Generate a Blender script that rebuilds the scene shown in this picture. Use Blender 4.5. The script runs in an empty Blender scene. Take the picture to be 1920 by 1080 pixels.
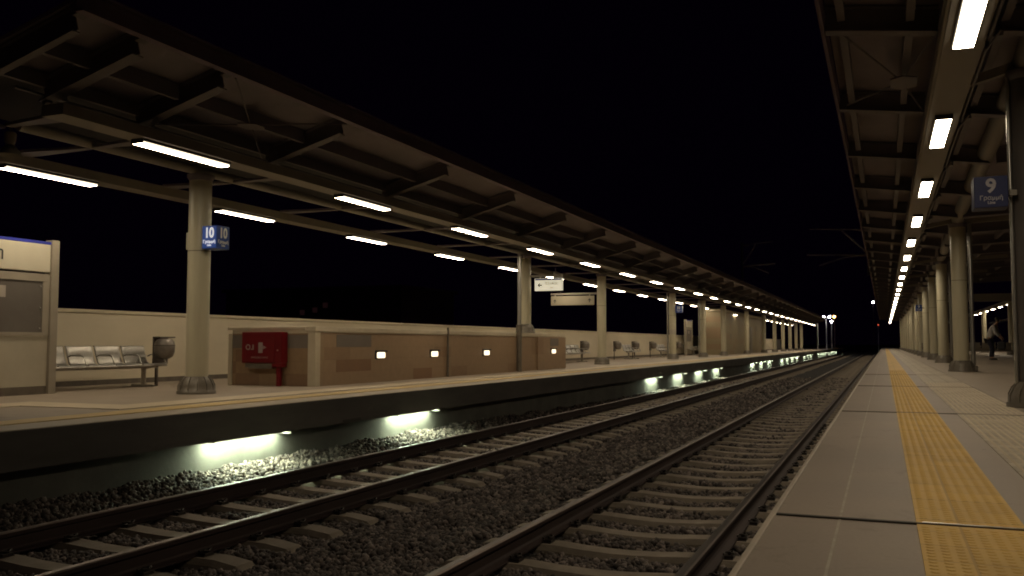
import bpy, bmesh, math, random
import numpy as np
from mathutils import Vector, Matrix
random.seed(7); RNG = np.random.default_rng(11)
sc = bpy.context.scene
COL = sc.collection
# ------------------------------------------------------------------ camera
cam_d = bpy.data.cameras.new("camera"); cam = bpy.data.objects.new("camera", cam_d); COL.objects.link(cam)
cam_d.sensor_width = 36.0; cam_d.lens = 31.875; cam_d.clip_start = 0.05; cam_d.clip_end = 3000
cam.location = (0, 0, 0.8)
cam.rotation_euler = (math.radians(90 + 3.534), 0, math.radians(22.284))
sc.camera = cam
# ------------------------------------------------------------------ night sky, exposure
w = bpy.data.worlds.new("World"); sc.world = w; w.use_nodes = True
nt = w.node_tree; nt.nodes.clear()
sky = nt.nodes.new("ShaderNodeTexSky"); sky.sky_type = 'NISHITA'; sky.sun_disc = False
sky.sun_elevation = math.radians(-4); sky.sun_rotation = math.radians(200)
tint = nt.nodes.new("ShaderNodeMix"); tint.data_type = 'RGBA'; tint.blend_type = 'MIX'
tint.inputs[0].default_value = 0.9
tint.inputs[7].default_value = (0.42, 0.08, 0.95, 1)
bgn = nt.nodes.new("ShaderNodeBackground"); bgn.inputs[1].default_value = 0.0013
wo = nt.nodes.new("ShaderNodeOutputWorld")
nt.links.new(sky.outputs[0], tint.inputs[6]); nt.links.new(tint.outputs[2], bgn.inputs[0]); nt.links.new(bgn.outputs[0], wo.inputs[0])
sc.view_settings.view_transform = 'Standard'; sc.view_settings.look = 'None'
sc.view_settings.exposure = 0.0; sc.view_settings.gamma = 1.0; sc.view_settings.use_curve_mapping = False
cy = sc.cycles
cy.use_denoising = True; cy.max_bounces = 6; cy.diffuse_bounces = 4; cy.glossy_bounces = 3
cy.sample_clamp_indirect = 4.0; cy.caustics_reflective = False; cy.caustics_refractive = False
cy.pixel_filter_type = 'BLACKMAN_HARRIS'; cy.filter_width = 1.9
LAMP = 36.0                                   # radiance of a canopy tube diffuser
LAMP_COL = (1.0, 0.84, 0.605)
TRACK_COL = (0.84, 1.0, 0.70)

# ------------------------------------------------------------------ materials
def new_mat(name):
    m = bpy.data.materials.new(name); m.use_nodes = True
    n = m.node_tree.nodes; return m, n, m.node_tree.links, n["Principled BSDF"]
def mat(name, c1, c2=None, scale=3.0, rough=0.7, metal=0.0, bump=0.0, bscale=None, spec=0.4, detail=5.0, stretch=None):
    m, n, l, b = new_mat(name)
    c2 = c2 or tuple(x * 0.8 for x in c1)
    tc = n.new("ShaderNodeTexCoord"); mp = n.new("ShaderNodeMapping")
    if stretch: mp.inputs[3].default_value = stretch
    nz = n.new("ShaderNodeTexNoise"); nz.inputs["Scale"].default_value = scale; nz.inputs["Detail"].default_value = detail
    nz.inputs["Roughness"].default_value = 0.62
    cr = n.new("ShaderNodeValToRGB"); cr.color_ramp.elements[0].position = 0.32; cr.color_ramp.elements[1].position = 0.70
    cr.color_ramp.elements[0].color = (*c2, 1); cr.color_ramp.elements[1].color = (*c1, 1)
    l.new(tc.outputs["Object"], mp.inputs[0]); l.new(mp.outputs[0], nz.inputs["Vector"])
    l.new(nz.outputs["Fac"], cr.inputs[0]); l.new(cr.outputs[0], b.inputs["Base Color"])
    b.inputs["Roughness"].default_value = rough; b.inputs["Metallic"].default_value = metal
    b.inputs["Specular IOR Level"].default_value = spec
    rr = n.new("ShaderNodeMapRange"); rr.inputs[3].default_value = max(0.05, rough - 0.12); rr.inputs[4].default_value = min(1, rough + 0.12)
    l.new(nz.outputs["Fac"], rr.inputs[0]); l.new(rr.outputs[0], b.inputs["Roughness"])
    if bump:
        n2 = n.new("ShaderNodeTexNoise"); n2.inputs["Scale"].default_value = bscale or scale * 12; n2.inputs["Detail"].default_value = 4
        bp = n.new("ShaderNodeBump"); bp.inputs["Strength"].default_value = bump; bp.inputs["Distance"].default_value = 0.01
        l.new(mp.outputs[0], n2.inputs["Vector"]); l.new(n2.outputs["Fac"], bp.inputs["Height"]); l.new(bp.outputs[0], b.inputs["Normal"])
    return m
def emit(name, col, s):
    m, n, l, b = new_mat(name)
    b.inputs["Base Color"].default_value = (0.8, 0.8, 0.8, 1)
    b.inputs["Emission Color"].default_value = (*col, 1); b.inputs["Emission Strength"].default_value = s
    return m
def tile_mat(name, base, alt, dark, bw, bh, axis):
    """large stone cladding tiles with single darker tiles; axis: plane the tiles lie in ('yz','xz')"""
    m, n, l, b = new_mat(name)
    tc = n.new("ShaderNodeTexCoord"); sp = n.new("ShaderNodeSeparateXYZ"); cb = n.new("ShaderNodeCombineXYZ")
    l.new(tc.outputs["Object"], sp.inputs[0])
    l.new(sp.outputs[1 if axis == 'yz' else 0], cb.inputs[0]); l.new(sp.outputs[2], cb.inputs[1])
    # cell index -> white noise -> choice of tile colour
    dv = n.new("ShaderNodeVectorMath"); dv.operation = 'DIVIDE'; dv.inputs[1].default_value = (bw, bh, 1)
    fl = n.new("ShaderNodeVectorMath"); fl.operation = 'FLOOR'
    l.new(cb.outputs[0], dv.inputs[0]); l.new(dv.outputs[0], fl.inputs[0])
    wn = n.new("ShaderNodeTexWhiteNoise"); wn.noise_dimensions = '3D'; l.new(fl.outputs[0], wn.inputs[0])
    cr = n.new("ShaderNodeValToRGB"); cr.color_ramp.interpolation = 'CONSTANT'
    e = cr.color_ramp.elements; e[0].position = 0; e[0].color = (*base, 1); e[1].position = 0.80; e[1].color = (*alt, 1)
    x = e.new(0.965); x.color = (*dark, 1)
    l.new(wn.outputs[0], cr.inputs[0])
    fr = n.new("ShaderNodeVectorMath"); fr.operation = 'FRACTION'; l.new(dv.outputs[0], fr.inputs[0])
    s2 = n.new("ShaderNodeSeparateXYZ"); l.new(fr.outputs[0], s2.inputs[0])
    g = []
    for k, ww in ((0, 0.012 / bw), (1, 0.012 / bh)):
        q = n.new("ShaderNodeMath"); q.operation = 'LESS_THAN'; q.inputs[1].default_value = ww; l.new(s2.outputs[k], q.inputs[0]); g.append(q)
    mx = n.new("ShaderNodeMath"); mx.operation = 'MAXIMUM'; l.new(g[0].outputs[0], mx.inputs[0]); l.new(g[1].outputs[0], mx.inputs[1])
    nz = n.new("ShaderNodeTexNoise"); nz.inputs["Scale"].default_value = 9; nz.inputs["Detail"].default_value = 6; l.new(tc.outputs["Object"], nz.inputs["Vector"])
    mm = n.new("ShaderNodeMix"); mm.data_type = 'RGBA'; mm.blend_type = 'MULTIPLY'; mm.inputs[0].default_value = 0.25
    l.new(cr.outputs[0], mm.inputs[6]); l.new(nz.outputs["Fac"], mm.inputs[7])
    m2 = n.new("ShaderNodeMix"); m2.data_type = 'RGBA'; m2.inputs[7].default_value = (0.12, 0.09, 0.07, 1)
    ml = n.new("ShaderNodeMath"); ml.operation = 'MULTIPLY'; ml.inputs[1].default_value = 0.12; l.new(mx.outputs[0], ml.inputs[0])
    l.new(ml.outputs[0], m2.inputs[0]); l.new(mm.outputs[2], m2.inputs[6]); l.new(m2.outputs[2], b.inputs["Base Color"])
    b.inputs["Roughness"].default_value = 0.6
    return m
def paving_mat(name, c1, c2, tile, bump=0.25, mort=0.55, low=0.66):
    """small square pavers with fine joints, laid on the horizontal"""
    m, n, l, b = new_mat(name)
    tc = n.new("ShaderNodeTexCoord")
    br = n.new("ShaderNodeTexBrick"); br.offset = 0.0; br.inputs["Scale"].default_value = 1.0
    br.inputs["Brick Width"].default_value = tile; br.inputs["Row Height"].default_value = tile
    br.inputs["Mortar Size"].default_value = 0.006; br.inputs["Mortar Smooth"].default_value = 0.3
    br.inputs["Color1"].default_value = (*c1, 1); br.inputs["Color2"].default_value = (*c2, 1)
    br.inputs["Mortar"].default_value = (*[x * mort for x in c2], 1)
    nz = n.new("ShaderNodeTexNoise"); nz.inputs["Scale"].default_value = 2.9; nz.inputs["Detail"].default_value = 7
    mr = n.new("ShaderNodeMapRange"); mr.inputs[1].default_value = 0.3; mr.inputs[2].default_value = 0.7; mr.inputs[3].default_value = low; mr.inputs[4].default_value = 1.0
    mm = n.new("ShaderNodeMix"); mm.data_type = 'RGBA'; mm.blend_type = 'MULTIPLY'; mm.inputs[0].default_value = 1
    l.new(tc.outputs["Object"], br.inputs["Vector"]); l.new(tc.outputs["Object"], nz.inputs["Vector"])
    l.new(nz.outputs["Fac"], mr.inputs[0]); l.new(br.outputs["Color"], mm.inputs[6]); l.new(mr.outputs[0], mm.inputs[7])
    l.new(mm.outputs[2], b.inputs["Base Color"])
    bp = n.new("ShaderNodeBump"); bp.inputs["Strength"].default_value = bump; bp.inputs["Distance"].default_value = 0.004; bp.invert = True
    l.new(br.outputs["Fac"], bp.inputs["Height"]); l.new(bp.outputs[0], b.inputs["Normal"])
    b.inputs["Roughness"].default_value = 0.62; b.inputs["Specular IOR Level"].default_value = 0.35
    return m
def floor_mat(name, c1, c2, rough=0.6):
    """poured concrete: broad soft tone changes, fine grain, scuffs and small dark spots"""
    m, n, l, b = new_mat(name)
    tc = n.new("ShaderNodeTexCoord")
    n1 = n.new("ShaderNodeTexNoise"); n1.inputs["Scale"].default_value = 0.9; n1.inputs["Detail"].default_value = 8; n1.inputs["Roughness"].default_value = 0.6
    n2 = n.new("ShaderNodeTexNoise"); n2.inputs["Scale"].default_value = 60; n2.inputs["Detail"].default_value = 3
    vo = n.new("ShaderNodeTexVoronoi"); vo.inputs["Scale"].default_value = 2.7
    for q in (n1, n2, vo): l.new(tc.outputs["Object"], q.inputs["Vector"])
    cr = n.new("ShaderNodeValToRGB"); cr.color_ramp.elements[0].position = 0.3; cr.color_ramp.elements[1].position = 0.72
    cr.color_ramp.elements[0].color = (*c2, 1); cr.color_ramp.elements[1].color = (*c1, 1); l.new(n1.outputs["Fac"], cr.inputs[0])
    g = n.new("ShaderNodeMapRange"); g.inputs[3].default_value = 0.86; g.inputs[4].default_value = 1.08; l.new(n2.outputs["Fac"], g.inputs[0])
    sp = n.new("ShaderNodeMapRange"); sp.inputs[1].default_value = 0.02; sp.inputs[2].default_value = 0.05; sp.inputs[3].default_value = 0.55; sp.inputs[4].default_value = 1.0
    l.new(vo.outputs["Distance"], sp.inputs[0])
    n3 = n.new("ShaderNodeTexNoise"); n3.inputs["Scale"].default_value = 3.1; n3.inputs["Detail"].default_value = 9; n3.inputs["Roughness"].default_value = 0.72; n3.inputs["Distortion"].default_value = 0.8
    l.new(tc.outputs["Object"], n3.inputs["Vector"])
    s3 = n.new("ShaderNodeMapRange"); s3.inputs[1].default_value = 0.56; s3.inputs[2].default_value = 0.72; s3.inputs[3].default_value = 1.0; s3.inputs[4].default_value = 0.72
    l.new(n3.outputs["Fac"], s3.inputs[0])
    q0 = n.new("ShaderNodeMath"); q0.operation = 'MULTIPLY'; l.new(g.outputs[0], q0.inputs[0]); l.new(s3.outputs[0], q0.inputs[1])
    q1 = n.new("ShaderNodeMath"); q1.operation = 'MULTIPLY'; l.new(q0.outputs[0], q1.inputs[0]); l.new(sp.outputs[0], q1.inputs[1])
    mm = n.new("ShaderNodeMix"); mm.data_type = 'RGBA'; mm.blend_type = 'MULTIPLY'; mm.inputs[0].default_value = 1
    l.new(cr.outputs[0], mm.inputs[6]); l.new(q1.outputs[0], mm.inputs[7]); l.new(mm.outputs[2], b.inputs["Base Color"])
    rr = n.new("ShaderNodeMapRange"); rr.inputs[3].default_value = rough - 0.15; rr.inputs[4].default_value = rough + 0.15; l.new(n1.outputs["Fac"], rr.inputs[0]); l.new(rr.outputs[0], b.inputs["Roughness"])
    bp = n.new("ShaderNodeBump"); bp.inputs["Strength"].default_value = 0.15; bp.inputs["Distance"].default_value = 0.003; l.new(n2.outputs["Fac"], bp.inputs["Height"]); l.new(bp.outputs[0], b.inputs["Normal"])
    b.inputs["Specular IOR Level"].default_value = 0.3
    return m
def stone_mat(name):
    m, n, l, b = new_mat(name)
    ge = n.new("ShaderNodeNewGeometry")
    cr = n.new("ShaderNodeValToRGB"); e = cr.color_ramp.elements
    e[0].position = 0; e[0].color = (0.05, 0.041, 0.038, 1); e[1].position = 1; e[1].color = (0.30, 0.245, 0.215, 1)
    x = e.new(0.55); x.color = (0.115, 0.094, 0.083, 1)
    l.new(ge.outputs["Random Per Island"], cr.inputs[0]); l.new(cr.outputs[0], b.inputs["Base Color"])
    b.inputs["Roughness"].default_value = 0.75; b.inputs["Specular IOR Level"].default_value = 0.35
    return m

M = {}
M['concrete'] = floor_mat("platform concrete", (0.36, 0.292, 0.235), (0.28, 0.225, 0.18))
M['floor'] = floor_mat("platform floor", (0.40, 0.325, 0.25), (0.31, 0.25, 0.19))
M['pale_floor'] = floor_mat("pale platform slab", (0.50, 0.42, 0.32), (0.40, 0.335, 0.25))
M['yellow'] = paving_mat("yellow tactile", (0.66, 0.405, 0.080), (0.625, 0.378, 0.074), 0.25, 0.1, 0.78, 0.80)
M['yellow_worn'] = mat("worn yellow", (0.62, 0.44, 0.17), (0.50, 0.35, 0.14), scale=2.0, rough=0.6)
M['beige'] = paving_mat("beige pavers", (0.52, 0.43, 0.31), (0.42, 0.345, 0.245), 0.21)
M['beige_ribs'] = mat("beige tactile", (0.62, 0.51, 0.36), (0.50, 0.41, 0.28), scale=2.5, rough=0.6, bump=0.1, bscale=60)
M['nosing'] = mat("nosing", (0.50, 0.42, 0.33), (0.38, 0.32, 0.25), scale=5, rough=0.5)
M['joint'] = mat("joint", (0.09, 0.08, 0.07), (0.05, 0.045, 0.04), scale=6)
M['joint_soft'] = mat("joint filler", (0.22, 0.185, 0.15), (0.17, 0.14, 0.115), scale=6)
M['joint_steel'] = mat("joint steel", (0.55, 0.53, 0.5), (0.4, 0.38, 0.35), scale=8, rough=0.3, metal=1.0)
M['sealant'] = mat("sealant", (0.48, 0.42, 0.34), (0.32, 0.27, 0.22), scale=9)
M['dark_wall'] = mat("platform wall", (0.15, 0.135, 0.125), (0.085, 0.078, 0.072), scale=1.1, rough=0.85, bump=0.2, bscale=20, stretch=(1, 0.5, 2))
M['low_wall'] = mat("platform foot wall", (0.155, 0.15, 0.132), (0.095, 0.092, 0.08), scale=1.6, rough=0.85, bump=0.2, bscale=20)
M['cream'] = mat("cream wall", (0.68, 0.595, 0.44), (0.58, 0.50, 0.365), scale=0.8, rough=0.8, bump=0.1, bscale=30, stretch=(1, 0.4, 1))
M['skirt'] = mat("skirting", (0.16, 0.13, 0.10), (0.10, 0.08, 0.065), scale=4)
M['trim'] = mat("stone trim", (0.62, 0.54, 0.40), (0.52, 0.45, 0.33), scale=3.0, rough=0.6)
M['tile_side'] = tile_mat("brown tiles long", (0.40, 0.27, 0.165), (0.35, 0.225, 0.135), (0.25, 0.21, 0.17), 0.92, 0.245, 'yz')
M['tile_end'] = tile_mat("brown tiles end", (0.35, 0.23, 0.13), (0.28, 0.17, 0.10), (0.20, 0.175, 0.145), 0.56, 0.23, 'xz')
M['tile_grey'] = mat("grey tile", (0.215, 0.18, 0.15), (0.18, 0.15, 0.125), scale=3, rough=0.6)
M['tile_brown'] = mat("brown tile", (0.285, 0.165, 0.095), (0.25, 0.145, 0.085), scale=3, rough=0.6)
M['block'] = tile_mat("brick block", (0.27, 0.215, 0.125), (0.27, 0.185, 0.105), (0.21, 0.17, 0.115), 0.9, 0.4, 'yz')
M['column'] = mat("column paint", (0.55, 0.50, 0.355), (0.46, 0.415, 0.295), scale=2.2, rough=0.42, spec=0.5, stretch=(2.5, 2.5, 0.35), detail=8)
M['shoe'] = mat("column shoe", (0.22, 0.19, 0.15), (0.14, 0.12, 0.095), scale=5, rough=0.45, metal=0.2)
M['casing'] = mat("dark column casing", (0.11, 0.095, 0.088), (0.085, 0.073, 0.068), scale=1.2, rough=0.6)  # column colour darkened, shade of the near column put into its paint
M['pipe'] = mat("pipe steel", (0.52, 0.50, 0.46), (0.42, 0.40, 0.36), scale=3, rough=0.32, metal=0.75)
M['steel'] = mat("canopy steel", (0.175, 0.15, 0.162), (0.132, 0.113, 0.122), scale=2, rough=0.55)
M['sheet'] = mat("roof sheet", (0.29, 0.25, 0.275), (0.20, 0.172, 0.19), scale=0.9, rough=0.7)
M['gutter'] = mat("gutter sheet", (0.022, 0.019, 0.02), (0.016, 0.014, 0.014), scale=1.5, rough=0.8)
M['fascia'] = mat("fascia", (0.20, 0.14, 0.18), (0.15, 0.105, 0.135), scale=2, rough=0.6)
M['beam'] = mat("light beam", (0.28, 0.25, 0.21), (0.235, 0.21, 0.175), scale=1.4, rough=0.5)
M['housing'] = mat("lamp housing", (0.05, 0.05, 0.05), (0.03, 0.03, 0.03), scale=4)
M['diffuser'] = emit("canopy lamp", LAMP_COL, LAMP)
M['diffuser_side'] = emit("canopy lamp side", LAMP_COL, 1.9)
M['track_lamp'] = emit("under platform lamp", TRACK_COL, 240.0)
M['wall_lamp'] = emit("wall lamp", (1.0, 0.82, 0.55), 2.2)
M['far_lamp'] = emit("far lamp white", (0.95, 0.92, 1.0), 60.0)
M['far_orange'] = emit("far lamp orange", (1.0, 0.50, 0.12), 25.0)
M['far_red'] = emit("far signal red", (1.0, 0.12, 0.05), 1.2)
M['dim_window'] = emit("dim window", (0.55, 0.20, 0.18), 0.010)  # faint glow added for vague reddish shapes
M['rail_side'] = mat("rusty rail", (0.060, 0.037, 0.033), (0.032, 0.020, 0.018), scale=6, rough=0.7, metal=0.2, stretch=(1, 0.2, 1))
M['rail_top'] = mat("rail head", (0.26, 0.21, 0.185), (0.14, 0.108, 0.095), scale=7, rough=0.42, metal=1.0, stretch=(1, 0.08, 1))
M['sleeper'] = mat("sleeper concrete", (0.37, 0.31, 0.245), (0.235, 0.195, 0.152), scale=4, rough=0.85, bump=0.3, bscale=40)
M['clip'] = mat("rail clip", (0.06, 0.05, 0.045), (0.03, 0.025, 0.02), scale=10, rough=0.5, metal=0.5)
M['stone'] = stone_mat("ballast stone")
M['ballast'] = mat("ballast bed", (0.07, 0.06, 0.056), (0.02, 0.018, 0.017), scale=22, rough=0.95, bump=1.0, bscale=30)
M['ground'] = mat("dark ground", (0.06, 0.055, 0.05), (0.04, 0.036, 0.033), scale=0.3, rough=0.95)
M['seat'] = mat("bench steel", (0.36, 0.335, 0.295), (0.28, 0.26, 0.23), scale=30, rough=0.38, metal=0.55)
M['bench_frame'] = mat("bench frame", (0.50, 0.47, 0.42), (0.4, 0.37, 0.33), scale=5, rough=0.35, metal=0.7)
M['bin'] = mat("bin steel", (0.27, 0.235, 0.20), (0.20, 0.17, 0.145), scale=14, rough=0.45, metal=0.4)
M['bin_back'] = mat("bin bracket", (0.12, 0.095, 0.08), (0.08, 0.065, 0.055), scale=5, rough=0.6)
M['blue'] = mat("sign blue", (0.018, 0.065, 0.33), (0.014, 0.05, 0.26), scale=3, rough=0.35)
M['blue_line'] = mat("blue band", (0.04, 0.05, 0.40), (0.03, 0.04, 0.32), scale=3, rough=0.4)
M['blue_dull'] = mat("aged sign blue", (0.008, 0.014, 0.085), (0.006, 0.010, 0.065), scale=3, rough=0.5)  # darker blue, used on a single number sign
M['white_dull'] = mat("aged sign white", (0.50, 0.47, 0.50), (0.28, 0.26, 0.28), scale=3, rough=0.5)  # greyer white for that sign's lettering
M['white'] = mat("sign white", (0.80, 0.80, 0.78), (0.72, 0.72, 0.70), scale=3, rough=0.4)
M['panel'] = mat("sign panel", (0.62, 0.57, 0.44), (0.56, 0.51, 0.39), scale=1.5, rough=0.45)
M['panel_lit'] = emit("backlit sign panel", (1.0, 0.93, 0.68), 0.48)
M['white_lit'] = emit("backlit numerals", (0.9, 0.92, 1.0), 0.5)
M['blue_lit'] = emit("backlit blue", (0.02, 0.075, 0.33), 0.25)
M['blue_lit'].node_tree.nodes['Principled BSDF'].inputs['Base Color'].default_value = (0.018, 0.065, 0.33, 1)
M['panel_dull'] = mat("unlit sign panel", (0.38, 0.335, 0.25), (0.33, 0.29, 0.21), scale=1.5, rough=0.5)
M['ink'] = mat("sign ink", (0.05, 0.05, 0.05), (0.03, 0.03, 0.03), scale=3, rough=0.5)
M['faint_ink'] = mat("sign faded ink", (0.36, 0.33, 0.25), (0.32, 0.29, 0.22), scale=3, rough=0.5)
M['poster'] = mat("poster board", (0.155, 0.135, 0.115), (0.13, 0.11, 0.095), scale=2, rough=0.5)
M['frame'] = mat("board frame", (0.37, 0.32, 0.25), (0.30, 0.26, 0.20), scale=2, rough=0.45)
M['low_panel'] = mat("board lower panel", (0.50, 0.45, 0.34), (0.42, 0.37, 0.28), scale=1.2, rough=0.5)
M['paper'] = mat("paper", (0.45, 0.40, 0.34), (0.40, 0.35, 0.30), scale=4)
M['red'] = mat("cabinet red", (0.17, 0.0035, 0.009), (0.135, 0.003, 0.007), scale=2, rough=0.4)
M['red_mark'] = mat("cabinet marking", (0.36, 0.28, 0.27), (0.28, 0.21, 0.2), scale=6, rough=0.5)
M['pole'] = mat("far pole", (0.5, 0.48, 0.46), (0.42, 0.40, 0.38), scale=2, rough=0.5)
M['galv'] = mat("galvanised", (0.20, 0.185, 0.20), (0.15, 0.14, 0.15), scale=3, rough=0.45, metal=0.4)
M['night'] = mat("unlit facade", (0.36, 0.20, 0.24), (0.25, 0.14, 0.17), scale=0.2, rough=0.9)
M['skin'] = mat("skin", (0.42, 0.25, 0.17), (0.36, 0.21, 0.14), scale=8, rough=0.5)
M['hair'] = mat("hair", (0.02, 0.015, 0.012), (0.012, 0.01, 0.008), scale=20, rough=0.6)
M['shirt'] = mat("shirt", (0.50, 0.47, 0.44), (0.40, 0.37, 0.35), scale=5, rough=0.85)
M['trousers'] = mat("trousers", (0.022, 0.02, 0.035), (0.014, 0.013, 0.022), scale=6, rough=0.85)
M['bag'] = mat("bag", (0.02, 0.018, 0.02), (0.012, 0.01, 0.012), scale=6, rough=0.6)

# ------------------------------------------------------------------ mesh helpers
class MB:
    def __init__(s): s.v = []; s.f = []; s.sm = []; s.mi = []
    def add(s, vs, fs, smooth=False, mi=0):
        o = len(s.v); s.v += [tuple(v) for v in vs]
        for f in fs: s.f.append(tuple(i + o for i in f)); s.sm.append(smooth); s.mi.append(mi)
    def box(s, x0, x1, y0, y1, z0, z1, mi=0):
        vs = [(x0, y0, z0), (x1, y0, z0), (x1, y1, z0), (x0, y1, z0), (x0, y0, z1), (x1, y0, z1), (x1, y1, z1), (x0, y1, z1)]
        s.add(vs, [(0, 3, 2, 1), (4, 5, 6, 7), (0, 1, 5, 4), (1, 2, 6, 5), (2, 3, 7, 6), (3, 0, 4, 7)], False, mi); return s
    def cbox(s, cx, cy, cz, sx, sy, sz, mi=0): return s.box(cx - sx / 2, cx + sx / 2, cy - sy / 2, cy + sy / 2, cz - sz / 2, cz + sz / 2, mi)
    def bbox(s, x0, x1, y0, y1, z0, z1, r=0.01, mi=0):
        """box with chamfered edges"""
        bm = bmesh.new(); bmesh.ops.create_cube(bm, size=1)
        for v in bm.verts: v.co = ((x0 + x1) / 2 + v.co.x * (x1 - x0), (y0 + y1) / 2 + v.co.y * (y1 - y0), (z0 + z1) / 2 + v.co.z * (z1 - z0))
        bmesh.ops.bevel(bm, geom=bm.edges[:], offset=r, segments=2, affect='EDGES', profile=0.6)
        bm.verts.index_update()
        s.add([v.co[:] for v in bm.verts], [[v.index for v in f.verts] for f in bm.faces], False, mi); bm.free(); return s
    def prism(s, pts, y0, y1, mi=0, axis='y', smooth=False):
        """closed 2-D outline (x,z) swept along y (or (y,z) along x, (x,y) along z)"""
        n = len(pts)
        def P(p, t): return (p[0], t, p[1]) if axis == 'y' else ((t, p[0], p[1]) if axis == 'x' else (p[0], p[1], t))
        vs = [P(p, y0) for p in pts] + [P(p, y1) for p in pts]
        fs = [(i, (i + 1) % n, (i + 1) % n + n, i + n) for i in range(n)]
        s.add(vs, fs, smooth, mi); s.add(vs, [tuple(range(n))[::-1], tuple(range(n, 2 * n))], False, mi); return s
    def lathe(s, prof, cx=0, cy=0, seg=24, mi=0, cap=True, smooth=True):
        vs = []; fs = []; n = len(prof)
        for r, z in prof:
            for k in range(seg): a = 2 * math.pi * k / seg; vs.append((cx + r * math.cos(a), cy + r * math.sin(a), z))
        for i in range(n - 1):
            for k in range(seg): fs.append((i * seg + k, i * seg + (k + 1) % seg, (i + 1) * seg + (k + 1) % seg, (i + 1) * seg + k))
        s.add(vs, fs, smooth, mi)
        if cap: s.add(vs[:seg], [tuple(range(seg))[::-1]], False, mi); s.add(vs[-seg:], [tuple(range(seg))], False, mi)
        return s
    def tube(s, pts, r, seg=10, mi=0, cap=True):
        pts = [Vector(p) for p in pts]; n = len(pts); rs = r if isinstance(r, (list, tuple)) else [r] * n
        rings = []
        for i, p in enumerate(pts):
            d = (pts[min(i + 1, n - 1)] - pts[max(i - 1, 0)]).normalized()
            up = Vector((0, 0, 1)) if abs(d.z) < 0.95 else Vector((0, 1, 0))
            a = d.cross(up).normalized(); b = a.cross(d).normalized()
            rings.append([p + a * rs[i] * math.cos(2 * math.pi * k / seg) + b * rs[i] * math.sin(2 * math.pi * k / seg) for k in range(seg)])
        vs = [v for rg in rings for v in rg]
        fs = [(i * seg + k, i * seg + (k + 1) % seg, (i + 1) * seg + (k + 1) % seg, (i + 1) * seg + k) for i in range(n - 1) for k in range(seg)]
        s.add(vs, fs, True, mi)
        if cap: s.add(rings[0], [tuple(range(seg))], False, mi); s.add(rings[-1], [tuple(range(seg))[::-1]], False, mi)
        return s
    def bar(s, a, b, wd, ht, mi=0):
        """rectangular bar from a to b"""
        a = Vector(a); b = Vector(b); d = (b - a).normalized(); up = Vector((0, 0, 1)) if abs(d.z) < 0.95 else Vector((0, 1, 0))
        x = d.cross(up).normalized() * wd / 2; z = x.cross(d).normalized() * ht / 2
        vs = [a - x - z, a + x - z, a + x + z, a - x + z, b - x - z, b + x - z, b + x + z, b - x + z]
        s.add(vs, [(0, 1, 2, 3), (7, 6, 5, 4), (0, 4, 5, 1), (1, 5, 6, 2), (2, 6, 7, 3), (3, 7, 4, 0)], False, mi); return s
    def ibeam(s, a, b, wd, ht, tf=0.014, tw=0.010, mi=0):
        a = Vector(a); b = Vector(b); u = Vector((0, 0, (ht - tf) / 2))
        s.bar(a - u, b - u, wd, tf, mi); s.bar(a + u, b + u, wd, tf, mi); s.bar(a, b, tw, ht - 2 * tf, mi); return s
    def mesh(s, name, mats):
        me = bpy.data.meshes.new(name); me.from_pydata(s.v, [], s.f)
        for m in (mats if isinstance(mats, (list, tuple)) else [mats]): me.materials.append(m)
        me.polygons.foreach_set("use_smooth", s.sm); me.polygons.foreach_set("material_index", s.mi); me.update()
        bm = bmesh.new(); bm.from_mesh(me); bmesh.ops.recalc_face_normals(bm, faces=bm.faces); bm.to_mesh(me); bm.free()
        return me
    def build(s, name, mats, parent=None, loc=None):
        o = bpy.data.objects.new(name, s.mesh(name, mats)); COL.objects.link(o)
        if parent: o.parent = parent
        if loc: o.location = loc
        return o
def link(name, me, parent=None, loc=None, rz=0):
    o = bpy.data.objects.new(name, me); COL.objects.link(o)
    if parent: o.parent = parent
    if loc: o.location = loc
    o.rotation_euler = (0, 0, rz); return o
def tag(o, label=None, cat=None, group=None, kind=None):
    if label: o['label'] = label
    if cat: o['category'] = cat
    if group: o['group'] = group
    if kind: o['kind'] = kind
    return o
def thing(name, label, cat, loc=(0, 0, 0), rz=0, group=None):
    o = bpy.data.objects.new(name, None); COL.objects.link(o); o.location = loc; o.rotation_euler = (0, 0, rz)
    o.empty_display_size = 0.2
    return tag(o, label, cat, group)
def children(o): return [c for c in bpy.data.objects if c.parent == o]
def copy_tree(o, parent=None):
    kids = children(o)
    c = o.copy(); COL.objects.link(c); c.parent = parent
    for k in kids: copy_tree(k, c)
    return c
def struct(name, mb, m, kind='structure'): return tag(mb.build(name, m), kind=kind)
def text_mesh(txt, size, m, depth=0.003, bold=0.0):
    cu = bpy.data.curves.new("lettering", 'FONT'); cu.body = txt; cu.size = size; cu.align_x = 'CENTER'; cu.align_y = 'CENTER'
    cu.extrude = depth; cu.offset = bold; cu.resolution_u = 3
    t = bpy.data.objects.new("lettering", cu); COL.objects.link(t); bpy.context.view_layer.update()
    me = bpy.data.meshes.new_from_object(t.evaluated_get(bpy.context.evaluated_depsgraph_get()))
    bpy.data.objects.remove(t); me.materials.clear(); me.materials.append(m); return me
def text(name, txt, size, m, parent, loc, rot, bold=0.0, sx=1.0):
    o = link(name, text_mesh(txt, size, m, bold=bold), parent, loc); o.rotation_euler = rot; o.scale = (sx, 1, 1); return o
FACE_MY = (math.pi / 2, 0, 0)                 # lettering read from -Y
FACE_PX = (math.pi / 2, 0, math.pi / 2)       # lettering read from +X
ORD = ("first second third fourth fifth sixth seventh eighth ninth tenth eleventh twelfth thirteenth fourteenth fifteenth sixteenth seventeenth "
       "eighteenth nineteenth twentieth twenty-first twenty-second twenty-third twenty-fourth twenty-fifth twenty-sixth twenty-seventh twenty-eighth twenty-ninth thirtieth").split()

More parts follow.
